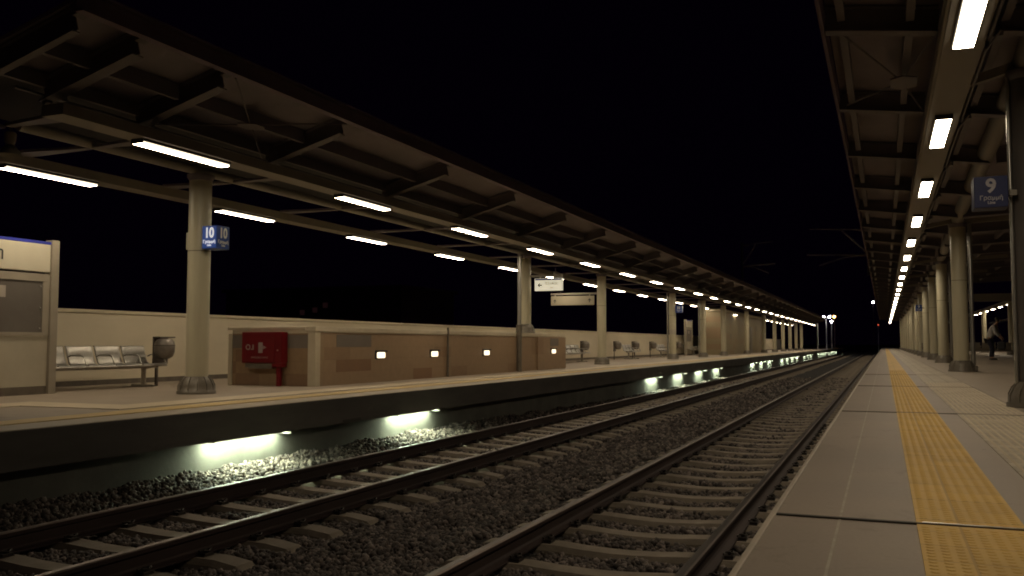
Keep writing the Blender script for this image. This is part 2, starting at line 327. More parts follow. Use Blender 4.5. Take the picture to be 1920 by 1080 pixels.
# ------------------------------------------------------------------ layout constants (metres)
XL = -7.44            # edge of the left platform (top at z = 0)
XR, ZR = -0.455, 0.10 # edge of the right platform and its height
RZ = -0.70            # rail top
FAR = 190.0
# ------------------------------------------------------------------ setting
g = MB(); g.add([(-1500, -300, -1.35), (1500, -300, -1.35), (1500, 2500, -1.35), (-1500, 2500, -1.35)], [(0, 1, 2, 3)])
struct('ground', g, M['ground'])
p = MB(); p.box(-14.7, XL - 0.02, -6, FAR, -0.37, 0.0); struct('platform', p, M['floor'])
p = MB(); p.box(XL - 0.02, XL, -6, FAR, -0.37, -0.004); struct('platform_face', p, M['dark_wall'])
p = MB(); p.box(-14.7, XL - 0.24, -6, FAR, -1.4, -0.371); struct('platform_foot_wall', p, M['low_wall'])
p = MB(); p.box(XL - 0.55, XL - 0.02, -6, FAR, 0.0, 0.004); struct('platform_edge_slab', p, M['pale_floor'])
# right platform
p = MB(); p.box(XR + 0.025, 16, -6, FAR, -0.22, ZR); struct('platform', p, M['concrete'])
p = MB(); p.bbox(XR, XR + 0.024, -6, FAR, -0.20, ZR + 0.003, 0.006); struct('platform_nosing', p, M['nosing'])
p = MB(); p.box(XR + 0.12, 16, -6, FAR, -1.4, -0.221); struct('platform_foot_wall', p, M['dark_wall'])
p = MB(); p.box(-0.186, -0.176, -6, 60, ZR, ZR + 0.002); struct('platform_seam', p, M['sealant'])
# concourse part of the right platform, slightly darker paving
p = MB(); p.box(1.32, 16, -6, FAR, ZR, ZR + 0.004); struct('platform_floor', p, M['floor'])
# expansion joints
for i, yj in enumerate((3.90, 10.1, 16.3, 22.5)):
    p = MB(); p.box(XR + 0.03, 1.3, yj - (0.011 if i == 0 else 0.008), yj + (0.011 if i == 0 else 0.008), ZR + 0.0005, ZR + 0.0085); o = struct('expansion_joint', p, M['joint' if i == 0 else 'joint_soft'])
    if i == 0:
        p = MB(); p.box(0.12, 1.25, yj - 0.005, yj + 0.005, ZR + 0.009, ZR + 0.0125); q = p.build('joint_strip', M['joint_steel'], o)
# yellow tactile strip with truncated domes (the near part modelled, further off they sink below a pixel)
def dome_strip(x0, x1, ys, z, pitch, r, y_end, ybreaks=()):
    mb = MB(); n = max(1, round((x1 - x0) / pitch)); px = (x1 - x0) / n
    yy = ys
    while yy < y_end:
        if not any(abs(yy - b) < 0.04 for b in ybreaks):
            for i in range(n):
                cx = x0 + px * (i + 0.5); vs = []
                for rr, zz in ((r, z), (r * 0.62, z + 0.0028)):
                    for k in range(8): a = math.pi * k / 4; vs.append((cx + rr * math.cos(a), yy + rr * math.sin(a), zz))
                mb.add(vs, [(k, (k + 1) % 8, (k + 1) % 8 + 8, k + 8) for k in range(8)] + [tuple(range(8, 16))], False)
        yy += pitch if yy < 9 else pitch * 1.0
    return mb
yj = (3.90, 10.1, 16.3, 22.5)
s0 = -6
mb = dome_strip(0.105, 0.475, 1.2, ZR + 0.006, 0.046, 0.0165, 26, yj)
segs = [(-6, 3.885)] + [(a + 0.015, b - 0.015) for a, b in zip(yj, yj[1:])] + [(22.515, FAR)]
for a, b in segs: mb.box(0.10, 0.48, a, b, ZR, ZR + 0.006)
struct('tactile_strip', mb, M['yellow'])
mb = MB()
for a, b in segs: mb.box(0.655, 1.30, a, b, ZR, ZR + 0.005)
struct('beige_paving', mb, M['beige'])
mb = dome_strip(0.665, 1.29, 3.95, ZR + 0.005, 0.052, 0.015, 18, yj)
struct('beige_paving_studs', mb, M['beige_ribs'])
# left platform bands: yellow strip, beige guide path with a jog
mb = MB(); mb.box(-8.42, -8.02, -6, FAR, 0.0, 0.009); struct('tactile_strip', mb, M['yellow_worn'])
mb = MB(); mb.box(-9.2, -8.62, 8.45, FAR, 0.0, 0.009); mb.box(-10.9, -9.2, 8.45, 9.10, 0.0, 0.009); mb.box(-10.9, -10.3, -6, 8.45, 0.0, 0.009)
struct('beige_paving', mb, M['beige_ribs'])

# ------------------------------------------------------------------ ballast, sleepers, rails
CA, CB = -5.83, -2.02
def bed_z(x, y):
    z = np.full_like(x, -0.928)
    z = np.where(x < -7.0, -0.928 + (-7.0 - x) * (0.27 * np.clip((27 - y) / 11, 0.0, 1) + 0.03), z)
    mid = (x > -4.45) & (x < -3.4); z = np.where(mid, -0.915 + 0.0 * x, z)
    return z
def lump(x, y): return 0.012 * np.sin(x * 5.1 + y * 3.3) + 0.012 * np.sin(x * 2.3 - y * 4.1 + 1.0) + 0.009 * np.sin(x * 9.7 + y * 8.1)
xs = np.concatenate([np.linspace(-7.72, XR + 0.14, 60)]); ysb = np.concatenate([np.arange(-2, 30, 0.25), np.arange(30, FAR, 2.0)])
GX, GY = np.meshgrid(xs, ysb); GZ = bed_z(GX, GY) + lump(GX, GY) - 0.012
nv = len(xs)
mb = MB(); mb.v = [tuple(v) for v in np.stack([GX, GY, GZ], -1).reshape(-1, 3)]
mb.f = [(j * nv + i, j * nv + i + 1, (j + 1) * nv + i + 1, (j + 1) * nv + i) for j in range(len(ysb) - 1) for i in range(nv - 1)]
mb.sm = [True] * len(mb.f); mb.mi = [0] * len(mb.f)
tag(mb.build('ballast_bed', M['ballast']), kind='structure')
SA0, SA = 5.82 % 0.635, 0.635
SB0, SB = 8.02 % 0.72, 0.72
ROT = (math.cos(math.radians(22.284)), math.sin(math.radians(22.284)))
def in_view(x, y, marg=0.35):
    d = -ROT[1] * x + ROT[0] * y; r = ROT[0] * x + ROT[1] * y
    return (d > 0.5) & (np.abs(r) < d * (0.565 * 1.0) + marg)
def make_stones():
    t = (1 + 5 ** 0.5) / 2
    iv = np.array([(-1, t, 0), (1, t, 0), (-1, -t, 0), (1, -t, 0), (0, -1, t), (0, 1, t), (0, -1, -t), (0, 1, -t), (t, 0, -1), (t, 0, 1), (-t, 0, -1), (-t, 0, 1)], float); iv /= np.linalg.norm(iv[0])
    jf = np.array([(0, 11, 5), (0, 5, 1), (0, 1, 7), (0, 7, 10), (0, 10, 11), (1, 5, 9), (5, 11, 4), (11, 10, 2), (10, 7, 6), (7, 1, 8), (3, 9, 4), (3, 4, 2), (3, 2, 6), (3, 6, 8), (3, 8, 9), (4, 9, 5), (2, 4, 11), (6, 2, 10), (8, 6, 7), (9, 8, 1)])
    N = 210000
    u = RNG.random(N); y0, y1 = 1.6, 48.0
    y = (y0 ** -0.35 + u * (y1 ** -0.35 - y0 ** -0.35)) ** (1 / -0.35)
    x = RNG.uniform(-7.65, XR + 0.1, N)
    k = in_view(x, y, 0.3)
    def on_sleeper(c, s0, s): 
        dy = np.abs((y - s0 + s / 2) % s - s / 2); return (np.abs(x - c) < 1.31) & (dy < 0.165)
    k &= ~on_sleeper(CA, SA0, SA) & ~on_sleeper(CB, SB0, SB)
    for rx in (CA - 0.715, CA + 0.715, CB - 0.75, CB + 0.75): k &= np.abs(x - rx) > 0.085
    x, y = x[k], y[k]; n = len(x)
    r = RNG.uniform(0.014, 0.030, n) * np.clip(0.9 + y / 35, 1, 1.9)
    z = bed_z(x, y) + lump(x, y) + RNG.uniform(-0.012, 0.016, n)
    v = iv[None] * (1 + RNG.uniform(-0.30, 0.30, (n, 12, 1)))
    v = v * RNG.uniform(0.65, 1.25, (n, 1, 3)) * r[:, None, None]
    a = RNG.uniform(0, 6.28, n); b = RNG.uniform(-0.8, 0.8, n); ca, sa, cb, sb = np.cos(a), np.sin(a), np.cos(b), np.sin(b)
    X = v[..., 0] * ca[:, None] - v[..., 1] * sa[:, None]; Y = v[..., 0] * sa[:, None] + v[..., 1] * ca[:, None]; Z = v[..., 2]
    Y, Z = Y * cb[:, None] - Z * sb[:, None], Y * sb[:, None] + Z * cb[:, None]
    V = np.stack([X + x[:, None], Y + y[:, None], Z + z[:, None]], -1).reshape(-1, 3)
    F = (jf[None] + (np.arange(n) * 12)[:, None, None]).reshape(-1)
    me = bpy.data.meshes.new('ballast'); nf = len(F) // 3
    me.vertices.add(len(V)); me.vertices.foreach_set("co", V.reshape(-1)); me.loops.add(len(F)); me.loops.foreach_set("vertex_index", F)
    me.polygons.add(nf); me.polygons.foreach_set("loop_start", np.arange(0, nf * 3, 3)); me.polygons.foreach_set("loop_total", np.full(nf, 3))
    me.materials.append(M['stone']); me.update(calc_edges=True); me.validate()
    return tag(link('ballast', me), 'grey crushed stone ballast between the rails and platforms', 'ballast', kind='stuff')
make_stones()
def sleeper_mesh():
    prof = [(-1.30, -0.115), (-1.20, -0.03), (-0.98, 0.0), (-0.55, 0.0), (-0.30, -0.018), (-0.1, -0.026), (0.1, -0.026), (0.30, -0.018), (0.55, 0.0), (0.98, 0.0), (1.20, -0.03), (1.30, -0.115)]
    mb = MB(); vs = []; W = ((-0.135, -0.20), (-0.122, -0.045), (-0.095, 0), (0.095, 0), (0.122, -0.045), (0.135, -0.20))
    for x, z in prof:
        for yy, dz in W: vs.append((x, yy, -0.20 if dz < -0.1 else z + dz))
    n = 6; fs = []
    for i in range(len(prof) - 1):
        for k in range(n): fs.append((i * n + k, i * n + (k + 1) % n, (i + 1) * n + (k + 1) % n, (i + 1) * n + k))
    fs += [tuple(range(n)), tuple(range((len(prof) - 1) * n, len(prof) * n))]
    mb.add(vs, fs); return mb.mesh('sleeper', M['sleeper'])
def clip_mesh():
    mb = MB()
    mb.bbox(-0.15, 0.15, -0.06, 0.06, 0.0, 0.008, 0.002)
    for s in (-1, 1):
        mb.bbox(s * 0.115 - 0.035, s * 0.115 + 0.035, -0.05, 0.05, 0.006, 0.028, 0.006)
        mb.tube([(s * 0.075, -0.035, 0.035), (s * 0.075, 0.035, 0.035), (s * 0.13, 0.045, 0.05), (s * 0.15, 0, 0.04), (s * 0.13, -0.045, 0.05)], 0.008, 6)
        mb.lathe([(0.014, 0.028), (0.014, 0.05), (0.008, 0.052)], s * 0.115, 0, 6, smooth=False)
    return mb.mesh('rail_clip', M['clip'])
SM, CM = sleeper_mesh(), clip_mesh()
def sleepers(cx, s0, s, gauge, label, group, n_ind):
    rest = MB(); cnt = 0; k = 0; sv = [v.co[:] for v in SM.vertices]; sf = [tuple(q.vertices) for q in SM.polygons]
    while s0 + k * s < 150:
        yy = s0 + k * s; k += 1
        if not (in_view(np.array(cx - 1.3), np.array(yy), 0.3) or in_view(np.array(cx + 1.3), np.array(yy), 0.3)): continue
        if cnt < n_ind:
            o = link('sleeper', SM, None, (cx, yy, -0.868)); tag(o, label, 'sleeper', group)
            o.rotation_euler = (0, 0, random.uniform(-0.006, 0.006))
            if yy < 20:
                for d in (-gauge, gauge): link('rail_clip', CM, o, (d, 0, 0))
            cnt += 1
        else:
            rest.add([(v[0] + cx, v[1] + yy, v[2] - 0.868) for v in sv], sf)
    tag(rest.build('sleepers', M['sleeper']), 'far concrete sleepers merging into the distance ' + group.split(' of ')[1], 'sleepers', kind='stuff')
sleepers(CA, SA0, SA, 0.715, 'pale concrete sleeper under the far track beside platform ten', 'concrete sleepers of the far track', 120)
sleepers(CB, SB0, SB, 0.75, 'pale concrete sleeper under the near track beside the right-hand platform', 'concrete sleepers of the near track', 120)
def rail(x, label):
    prof = [(-0.075, -0.172), (0.075, -0.172), (0.075, -0.160), (0.02, -0.145), (0.009, -0.13), (0.009, -0.055), (0.034, -0.040), (0.036, -0.010), (0.026, 0.0), (-0.026, 0.0), (-0.036, -0.010), (-0.034, -0.040), (-0.009, -0.055), (-0.009, -0.13), (-0.02, -0.145), (-0.075, -0.160)]
    mb = MB(); n = len(prof); ys = [-3, FAR + 60]
    vs = [(a, yy, b) for yy in ys for a, b in prof]
    for i in range(n):
        mb.add([vs[i], vs[(i + 1) % n], vs[(i + 1) % n + n], vs[i + n]], [(0, 1, 2, 3)], False, 1 if i in (7, 8, 9) else 0)
    o = mb.build('rail', [M['rail_side'], M['rail_top']], None, (x, 0, RZ)); tag(o, label, 'rail', 'steel rails of the two tracks')
rail(CA - 0.715, 'steel rail nearest to the left platform'); rail(CA + 0.715, 'right-hand steel rail of the left track')
rail(CB - 0.75, 'left-hand steel rail of the right track'); rail(CB + 0.75, 'dark steel rail running along the right platform edge')

# ------------------------------------------------------------------ lamps (each its own thing)
def lamp_meshes(length):
    h = MB(); h.box(-0.10, 0.10, 0, length, -0.012, 0.02); h.box(-0.10, 0.10, -0.012, -0.001, -0.042, 0.02); h.box(-0.10, 0.10, length + 0.001, length + 0.012, -0.042, 0.02)
    d = MB(); L = length - 0.004; y0 = 0.004
    q = [(-0.090, -0.014), (0.090, -0.014), (0.086, -0.040), (-0.086, -0.040)]
    vs = [(a, y0, b) for a, b in q] + [(a, L, b) for a, b in q]
    d.add(vs, [(0, 1, 5, 4), (1, 2, 6, 5), (3, 0, 4, 7), (0, 3, 2, 1), (4, 5, 6, 7)], False, 1)
    d.add(vs, [(2, 3, 7, 6)], False, 0)
    return h.mesh('housing', M['housing']), d.mesh('diffuser', [M['diffuser'], M['diffuser_side']])
def lamp_row(x_of, y0, step, n, length, z, what, where):
    hm, dm = lamp_meshes(length)
    for i in range(n):
        yy = y0 + step * i
        o = thing('strip_light', '%s strip light of the %s' % (ORD[i], what), 'strip light', (x_of(yy), yy, z), 0, 'strip lights of the ' + what)
        link('housing', hm, o); link('diffuser', dm, o)
lamp_row(lambda y: -8.78, 8.79, 4.63, 27, 1.66, 3.40, 'front beam under the left canopy, from the near end', '')
lamp_row(lambda y: -11.84, 9.28, 4.64, 27, 1.66, 3.40, 'rear beam under the left canopy, from the near end', '')
lamp_row(lambda y: 0.7525, 7.62 - 4.69, 4.69, 28, 1.75, 3.62, 'beam under the right canopy, from the near end', '')
# hall lamps far to the right
lamp_row(lambda y: 8.2, 66.6, 5.0, 7, 1.7, 3.62, 'left beam at the far right, from the near end', '')
lamp_row(lambda y: 12.6, 68.0, 5.4, 5, 1.7, 3.3, 'outermost beam at the far right, from the near end', '')
for xx, y0, y1, zz in ((8.2, 64, 150, 3.62), (12.6, 64, 130, 3.3)):
    mb = MB(); mb.box(xx - 0.17, xx + 0.17, y0, y1, zz + 0.021, zz + 0.27)
    tag(mb.build('steel_beam', M['beam']), 'far light-carrying steel beam behind the right columns, %s' % ('left one of the two' if xx < 9 else 'right one of the two'), 'beam')
# lamps under the lip of the left platform
h = MB(); h.box(-0.20, 0.006, 0, 1.5, -0.002, 0.002); h.box(-0.20, 0.0, -0.014, -0.001, -0.012, 0.002); h.box(-0.20, 0.0, 1.501, 1.514, -0.035, 0.002)
hm = h.mesh('housing', M['low_wall']); d = MB(); d.box(-0.105, -0.070, 0.01, 1.49, -0.011, -0.003); dm = d.mesh('diffuser', M['track_lamp'])
k = 0
for n in range(36):
    if n in (2, 3, 4, 9, 10, 14, 19, 23, 24, 29): continue
    o = thing('trackside_lamp', 'greenish trackside lamp under the left platform lip, %s lit one from the near end' % ORD[k], 'lamp', (XL - 0.013, 8.8 + 4.45 * n, -0.3745), 0, 'lamps under the lip of the left platform')
    link('housing', hm, o); link('diffuser', dm, o); k += 1
# drain slot
mb = MB(); mb.box(XL - 0.005, XL + 0.004, 11.55, 12.05, -0.36, -0.32); tag(mb.build('drain_grate', M['joint']), 'dark slot in the platform face between the two near lamps', 'drain')

# ------------------------------------------------------------------ left canopy
cl = thing('platform_canopy', 'long steel canopy over the left platform, its edge rising towards the tracks', 'canopy', (-10.31, 6.77, 0), 0)
def P(mb, name, m, parent, off): 
    o = mb.build(name, m, parent); o.location = tuple(-q for q in off); return o
OFF = (-10.31, 6.77, 0)
END = 134.0
XE, ZE = -7.50, 4.05   # outer lower end of the rafters
XI, ZI = -9.05, 3.62
slope = (ZE - ZI) / (XE - XI)
mb = MB(); dz = 0.285
mb.prism([(XE + 0.03, ZE + dz), (XI - 0.1, ZI - 0.1 * slope + dz), (XI - 0.1, ZI - 0.1 * slope + dz + 0.05), (XE + 0.03, ZE + dz + 0.05)], 6.70, END)
P(mb, 'roof_sheet', M['sheet'], cl, OFF)
mb = MB(); mb.prism([(-9.2, 3.95), (-11.4, 3.95), (-11.4, 4.0), (-9.2, 4.0)], 7.2, END); P(mb, 'gutter_sheet', M['gutter'], cl, OFF)
mb = MB(); mb.box(XE + 0.035, XE + 0.06, 6.6, END, ZE + 0.09, ZE + 0.33); mb.box(XE + 0.06, XE + 0.15, 6.6, END, ZE + 0.305, ZE + 0.33); mb.box(XE + 0.06, XE + 0.15, 6.6, END, ZE + 0.09, ZE + 0.11)
P(mb, 'fascia', M['fascia'], cl, OFF)
ry = [6.78, 7.62, 9.02, 11.74, 15.37, 18.79, 22.34] + [22.34 + 3.6 * i for i in range(1, 32)]
RYL = ry
for yy in ry:
    if yy > END: break
    mb = MB(); hh = 0.27; th = 0.5 * hh
    wd = 0.17 if yy > 7 else 0.10
    mb.ibeam((XE - 0.14, yy, ZE - 0.14 * slope + th), (XI, yy, ZI + th), wd, hh, 0.016, 0.012)
    mb.bar((XE - 0.14, yy, ZE - 0.14 * slope + 0.22), (XE + 0.035, yy, ZE + 0.21), 0.14, 0.14)
    mb.bar((XI, yy, ZI + 0.05), (-8.98, yy, 3.60), 0.10, 0.05)
    P(mb, 'rafter', M['steel'], cl, OFF)
for t, hgt in ((0.50, 0.20), (0.93, 0.16)):
    x = XE + (XI - XE) * t; z = ZE + (ZI - ZE) * t
    mb = MB()
    for a, b in zip(ry, ry[1:]):
        if b < END: mb.box(x - 0.03, x + 0.03, a + 0.092, b - 0.092, z + 0.275 - hgt, z + 0.275)
    P(mb, 'purlin', M['steel'], cl, OFF)
mb = MB(); mb.box(-8.95, -8.61, 7.5, END, 3.421, 3.555)
P(mb, 'light_beam', M['beam'], cl, OFF)
mb = MB(); mb.box(-12.01, -11.67, 6.9, END, 3.421, 3.575)
P(mb, 'light_beam', M['beam'], cl, OFF)
mb = MB(); mb.tube([(-10.31, 8.3, 3.63), (-10.31, END, 3.63)], 0.075, 14)
P(mb, 'ridge_tube', M['beam'], cl, OFF)
for yy in [8.06, 9.44, 12.43, 15.78] + [15.78 + 3.62 * i for i in range(1, 32)]:
    for side in (-1, 1):
        x1 = -8.97 if side > 0 else -11.66
        mb = MB(); mb.prism([(-10.31 + side * 0.05, yy), (x1, yy - 0.16), (x1, yy + 0.16), (-10.31 + side * 0.05, yy + 0.10)][::1], 3.56, 3.60, axis='z')
        P(mb, 'cross_arm', M['steel'], cl, OFF)
# wind bracing in the third bay: rods and centre plate
a0, a1 = 9.10, 11.66; zc = (ZE + ZI) / 2 + 0.03; xc = (XE + XI) / 2; yc = (a0 + a1) / 2
mb = MB()
for x, yq, z in ((XE + 0.0, a0, ZE + 0.1), (XE + 0.0, a1, ZE + 0.1), (XI, a0, ZI + 0.08), (XI, a1, ZI + 0.08)): mb.tube([(x, yq, z), (xc, yc, zc + 0.05)], 0.012, 6)
mb.prism([(xc - 0.17, yc - 0.1), (xc - 0.04, yc - 0.24), (xc + 0.17, yc - 0.1), (xc + 0.17, yc + 0.1), (xc + 0.04, yc + 0.24), (xc - 0.17, yc + 0.1)], zc + 0.02, zc + 0.035, axis='z')
P(mb, 'wind_brace', M['steel'], cl, OFF)
# conduit along the rafters' feet with junction boxes
mb = MB(); mb.tube([(-9.02, 7.2, 3.70), (-9.02, 60, 3.70)], 0.018, 6)
for yy in ry[1:12]: mb.tube([(-9.02, yy + 0.07, 3.70), (-8.98, yy + 0.12, 3.76), (-9.0, yy + 0.22, 3.72)], 0.022, 6); mb.cbox(-9.0, yy + 0.17, 3.73, 0.10, 0.13, 0.09)
P(mb, 'conduit', M['galv'], cl, OFF)
# loudspeakers hung under the left canopy
sp0 = thing('loudspeaker', 'horn loudspeaker under the left canopy at the left frame edge', 'loudspeaker', (-10.6, 8.42, 3.42), math.radians(-25))
MB().lathe([(0.05, 0.0), (0.07, 0.05), (0.075, 0.14), (0.06, 0.17)], 0, 0, 16).build('driver', M['beam'], sp0)
MB().lathe([(0.16, -0.14), (0.11, -0.07), (0.05, 0.0)], 0, 0, 16, cap=False).build('horn', M['beam'], sp0)
mb = MB(); mb.bar((0, 0, 0.17), (0, 0, 0.30), 0.03, 0.03); mb.build('bracket', M['steel'], sp0)
s1 = copy_tree(sp0); s1.location = (-10.5, 29.6, 3.14); s1['label'] = 'small horn loudspeaker under the left canopy above the white arrow sign'

# ------------------------------------------------------------------ columns
def column_proto(name, top, r, z0=0.0):
    o = thing(name, '', 'column')
    MB().lathe([(r, 0.27), (r, top)], 0, 0, 32).build('shaft', M['column'], o)
    mb = MB(); mb.lathe([(r * 1.72, 0.0), (r * 1.72, 0.045), (r * 1.62, 0.055), (r * 1.58, 0.13), (r * 1.38, 0.21), (r * 1.12, 0.265), (r * 1.01, 0.28)], 0, 0, 32)
    for k in range(12):
        a = 2 * math.pi * (k + 0.5) / 12; ca, sa = math.cos(a), math.sin(a)
        mb.tube([(r * 1.60 * ca, r * 1.60 * sa, 0.06), (r * 1.58 * ca, r * 1.58 * sa, 0.14), (r * 1.40 * ca, r * 1.40 * sa, 0.215), (r * 1.10 * ca, r * 1.10 * sa, 0.278)], 0.009, 6)
    mb.build('base_cover', M['shoe'], o)
    mb = MB(); mb.lathe([(r + 0.002, 2.30), (r + 0.002, 2.312)], 0, 0, 32, cap=False); mb.build('seam_band', M['skirt'], o)
    mb = MB(); mb.lathe([(r * 1.0, top - 0.10), (r * 1.22, top - 0.04), (r * 1.22, top)], 0, 0, 32); mb.build('head_plate', M['steel'], o)
    return o
def add_pipe(o, dx, dy, top, r=0.05):
    mb = MB(); mb.tube([(dx, dy, 0.0), (dx, dy, top)], r, 12)
    for z in (0.5, 1.6, 2.7): mb.lathe([(r + 0.008, z), (r + 0.008, z + 0.03)], dx, dy, 12)
    return mb.build('downpipe', M['pipe'], o)
lc = [(11.70, None, 0.0), (26.25, None, 1.13), (34.5, (0.02, 0.26), 0.0), (47.5, (-0.26, 0.0), 0.0), (56.2, (-0.25, 0.05), 0.0), (63.9, None, 0), (75.5, None, 0), (86.8, None, 0), (95.7, None, 0), (104, None, 0), (112, None, 0), (120, None, 0), (128, None, 0)]
ll = ['round grey column at the left carrying the blue ten cube', 'round grey column rising out of the tiled low block', 'round grey column with hanging two-arrow sign and pipe at its right', 'round grey column with a red-white notice, right of the two-arrow sign',
      'round grey column just left of the dark brick building', 'round grey column in front of the lit brick building', 'round grey column near the right end of the brick building', 'round grey column just past the brick building',
      'far grey column, second past the brick building', 'far grey column, third past the brick building', 'far grey column, fourth past the brick building', 'far grey column, fifth past the brick building', 'last far grey column of the left canopy']
base = column_proto('platform_column', 3.56, 0.178)
for i, (yy, pipe, z0) in enumerate(lc):
    if i == 0: o = base
    elif z0 > 0: o = column_proto('platform_column', 3.56 - z0, 0.178); [bpy.data.objects.remove(c) for c in children(o) if c.name.startswith('seam_band')]
    else: o = copy_tree(base)
    if pipe: PIPES = globals().setdefault('PIPES', []); PIPES.append((o, pipe))
    o.location = (-10.31, yy, z0); tag(o, ll[i], 'column', 'columns of the left canopy')
for o, (dx, dy) in PIPES: add_pipe(o, dx, dy, 3.5)
# camera box / switch cover on the near column
mb = MB(); mb.bbox(-0.225, -0.17, -0.06, 0.06, 2.34, 2.62, 0.01); mb.build('junction_box', M['column'], base)
mb = MB(); mb.lathe([(0.1805, 1.30), (0.1805, 1.55)], 0, 0, 32, cap=False)
n4 = [o for o in bpy.data.objects if o.get('label') == ll[3]][0]; mb.build('notice', M['paper'], n4)
# right columns
ZT = 3.86 - ZR
rc = [(1.56, 11.5), (1.80, 25.6), (2.03, 37.2), (2.06, 44.5), (2.06, 51.8), (2.08, 59), (2.08, 66), (2.08, 73), (2.08, 80), (2.08, 88), (2.08, 97), (2.08, 106), (2.08, 115), (2.08, 125)]
rl = ['big round column at the right frame edge beside the number nine sign', 'round column left of the standing person', 'shaded round column second from the person', 'round column third from the person on the right platform'] + ['far round column of the right platform, %s from the near end' % ORD[i] for i in range(4, 14)]
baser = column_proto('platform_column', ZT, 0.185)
p0 = add_pipe(baser, 0.27, 0.05, ZT, 0.052)
mb = MB(); mb.bbox(0.19, 0.36, -0.07, 0.17, 0.0, 0.16, 0.03); mb.build('pipe_shoe', M['shoe'], baser)
rcols = [baser] + [copy_tree(baser) for _ in rc[1:]]
sh = [c for c in children(baser) if c.name.startswith('shaft')][0]; sh.data = sh.data.copy(); sh.data.materials[0] = M['casing']  # near shaft gets the dark colour that stands for its shade
mb = MB(); mb.tube([(-0.205, -0.02, 0.0), (-0.205, -0.02, ZT)], 0.022, 10); mb.build('conduit', M['pipe'], baser)
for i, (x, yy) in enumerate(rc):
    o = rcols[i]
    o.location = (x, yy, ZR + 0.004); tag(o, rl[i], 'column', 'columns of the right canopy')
for (x, yy, lb) in ((7.6, 66.3, 'slim distant column right of the standing person'), (7.6, 83.4, 'slim distant column directly behind the standing person')):
    o = copy_tree(base); [bpy.data.objects.remove(c) for c in children(o) if c.name.startswith('junction')]
    o.location = (x, yy, ZR + 0.004); tag(o, lb, 'column', 'distant columns on the right')

# ------------------------------------------------------------------ right canopy (hall roof)
cr_ = thing('platform_canopy', 'wide steel canopy over the right platform with one long row of lamps', 'canopy', (1.8, 25.5, 0), 0); OFF = (1.8, 25.5, 0)
RX0, RZ0 = -0.50, 4.10; RXI, RZI = 1.75, 3.80
rsl = (RZI - RZ0) / (RXI - RX0)
mb = MB(); dz = 0.285
mb.prism([(RX0, RZ0 + dz), (RXI, RZI + dz), (RXI, RZI + dz + 0.05), (RX0, RZ0 + dz + 0.05)], -4, END)
mb.prism([(RXI + 0.01, RZI + dz), (9.5, 4.16 + dz), (9.5, 4.16 + dz + 0.05), (RXI + 0.01, RZI + dz + 0.05)], -4, 53.5)
mb.prism([(RXI + 0.01, RZI + dz), (4.0, 3.9 + dz), (4.0, 3.9 + dz + 0.05), (RXI + 0.01, RZI + dz + 0.05)], 53.6, END)
P(mb, 'roof_sheet', M['sheet'], cr_, OFF)
mb = MB(); mb.box(RX0 - 0.03, RX0 - 0.008, -4, END, RZ0 - 0.01, RZ0 + 0.28); mb.box(RX0 - 0.09, RX0 - 0.031, -4, END, RZ0 + 0.25, RZ0 + 0.28)
P(mb, 'fascia', M['fascia'], cr_, OFF)
yy = 3.0; ryr = []
while yy < END: ryr.append(yy); yy += 3.5
ryr = [3.0, 6.5, 10.03, 13.5, 16.9, 20.4] + [20.4 + 3.5 * i for i in range(1, 33)]
for yy in ryr:
    if yy > END: break
    mb = MB(); hh = 0.27
    mb.ibeam((RX0, yy, RZ0 + hh / 2), (0.59, yy, RZ0 + rsl * (0.59 - RX0) + hh / 2), 0.17, hh, 0.016, 0.012)
    mb.ibeam((0.93, yy, RZ0 + rsl * (0.93 - RX0) + hh / 2), (RXI - 0.05, yy, RZI + hh / 2), 0.17, hh, 0.016, 0.012)
    P(mb, 'rafter', M['steel'], cr_, OFF)
    if yy < 53:
        mb = MB(); mb.ibeam((RXI + 0.05, yy, RZI + hh / 2), (9.4, yy, 4.15 + hh / 2), 0.17, hh, 0.016, 0.012); P(mb, 'rafter', M['steel'], cr_, OFF)
for x in (RX0 + 0.16, 0.32):
    z = RZ0 + rsl * (x - RX0); mb = MB()
    for a, b in zip(ryr, ryr[1:]):
        if b < END: mb.box(x - 0.04, x + 0.04, a + 0.092, b - 0.092, z + 0.10, z + 0.28)
    P(mb, 'purlin', M['steel'], cr_, OFF)
for x in (1.18, 3.2, 4.6, 6.2, 7.8):
    z = (RZ0 + rsl * (x - RX0)) if x < RXI else RZI + (x - RXI) * 0.0465; mb = MB()
    for a, b in zip(ryr, ryr[1:]):
        if b < (53 if x > 2 else END): mb.box(x - 0.04, x + 0.04, a + 0.092, b - 0.092, z + 0.10, z + 0.278)
    P(mb, 'purlin', M['steel'], cr_, OFF)
mb = MB(); mb.box(0.583, 0.922, -4, END, 3.641, 3.80); mb.box(0.555, 0.582, -4, END, 3.66, 3.82); mb.box(0.923, 0.95, -4, END, 3.66, 3.82)
P(mb, 'light_beam', M['beam'], cr_, OFF)
mb = MB(); mb.tube([(1.22, 2.0, 3.99), (1.56, 11.5, 3.99), (1.80, 25.6, 3.99), (2.03, 37.2, 3.99), (2.06, 51.8, 3.99), (2.08, 60, 3.99), (2.08, END, 3.99)], 0.14, 16)
P(mb, 'ridge_tube', M['beam'], cr_, OFF)
for x, yy in rc:
    mb = MB(); mb.bar((x + 0.16, yy + 0.1, 3.93), (x + 2.2, yy + 0.1, 4.02), 0.10, 0.12); P(mb, 'cross_arm', M['beam'], cr_, OFF)
    mb = MB(); mb.bar((x - 0.14, yy, 3.93), (0.94, yy, 3.80), 0.10, 0.10); P(mb, 'cross_arm', M['beam'], cr_, OFF)
mb = MB(); mb.box(2.3, 9.5, 53.0, 53.3, 3.02, 3.42); P(mb, 'end_beam', M['beam'], cr_, OFF)
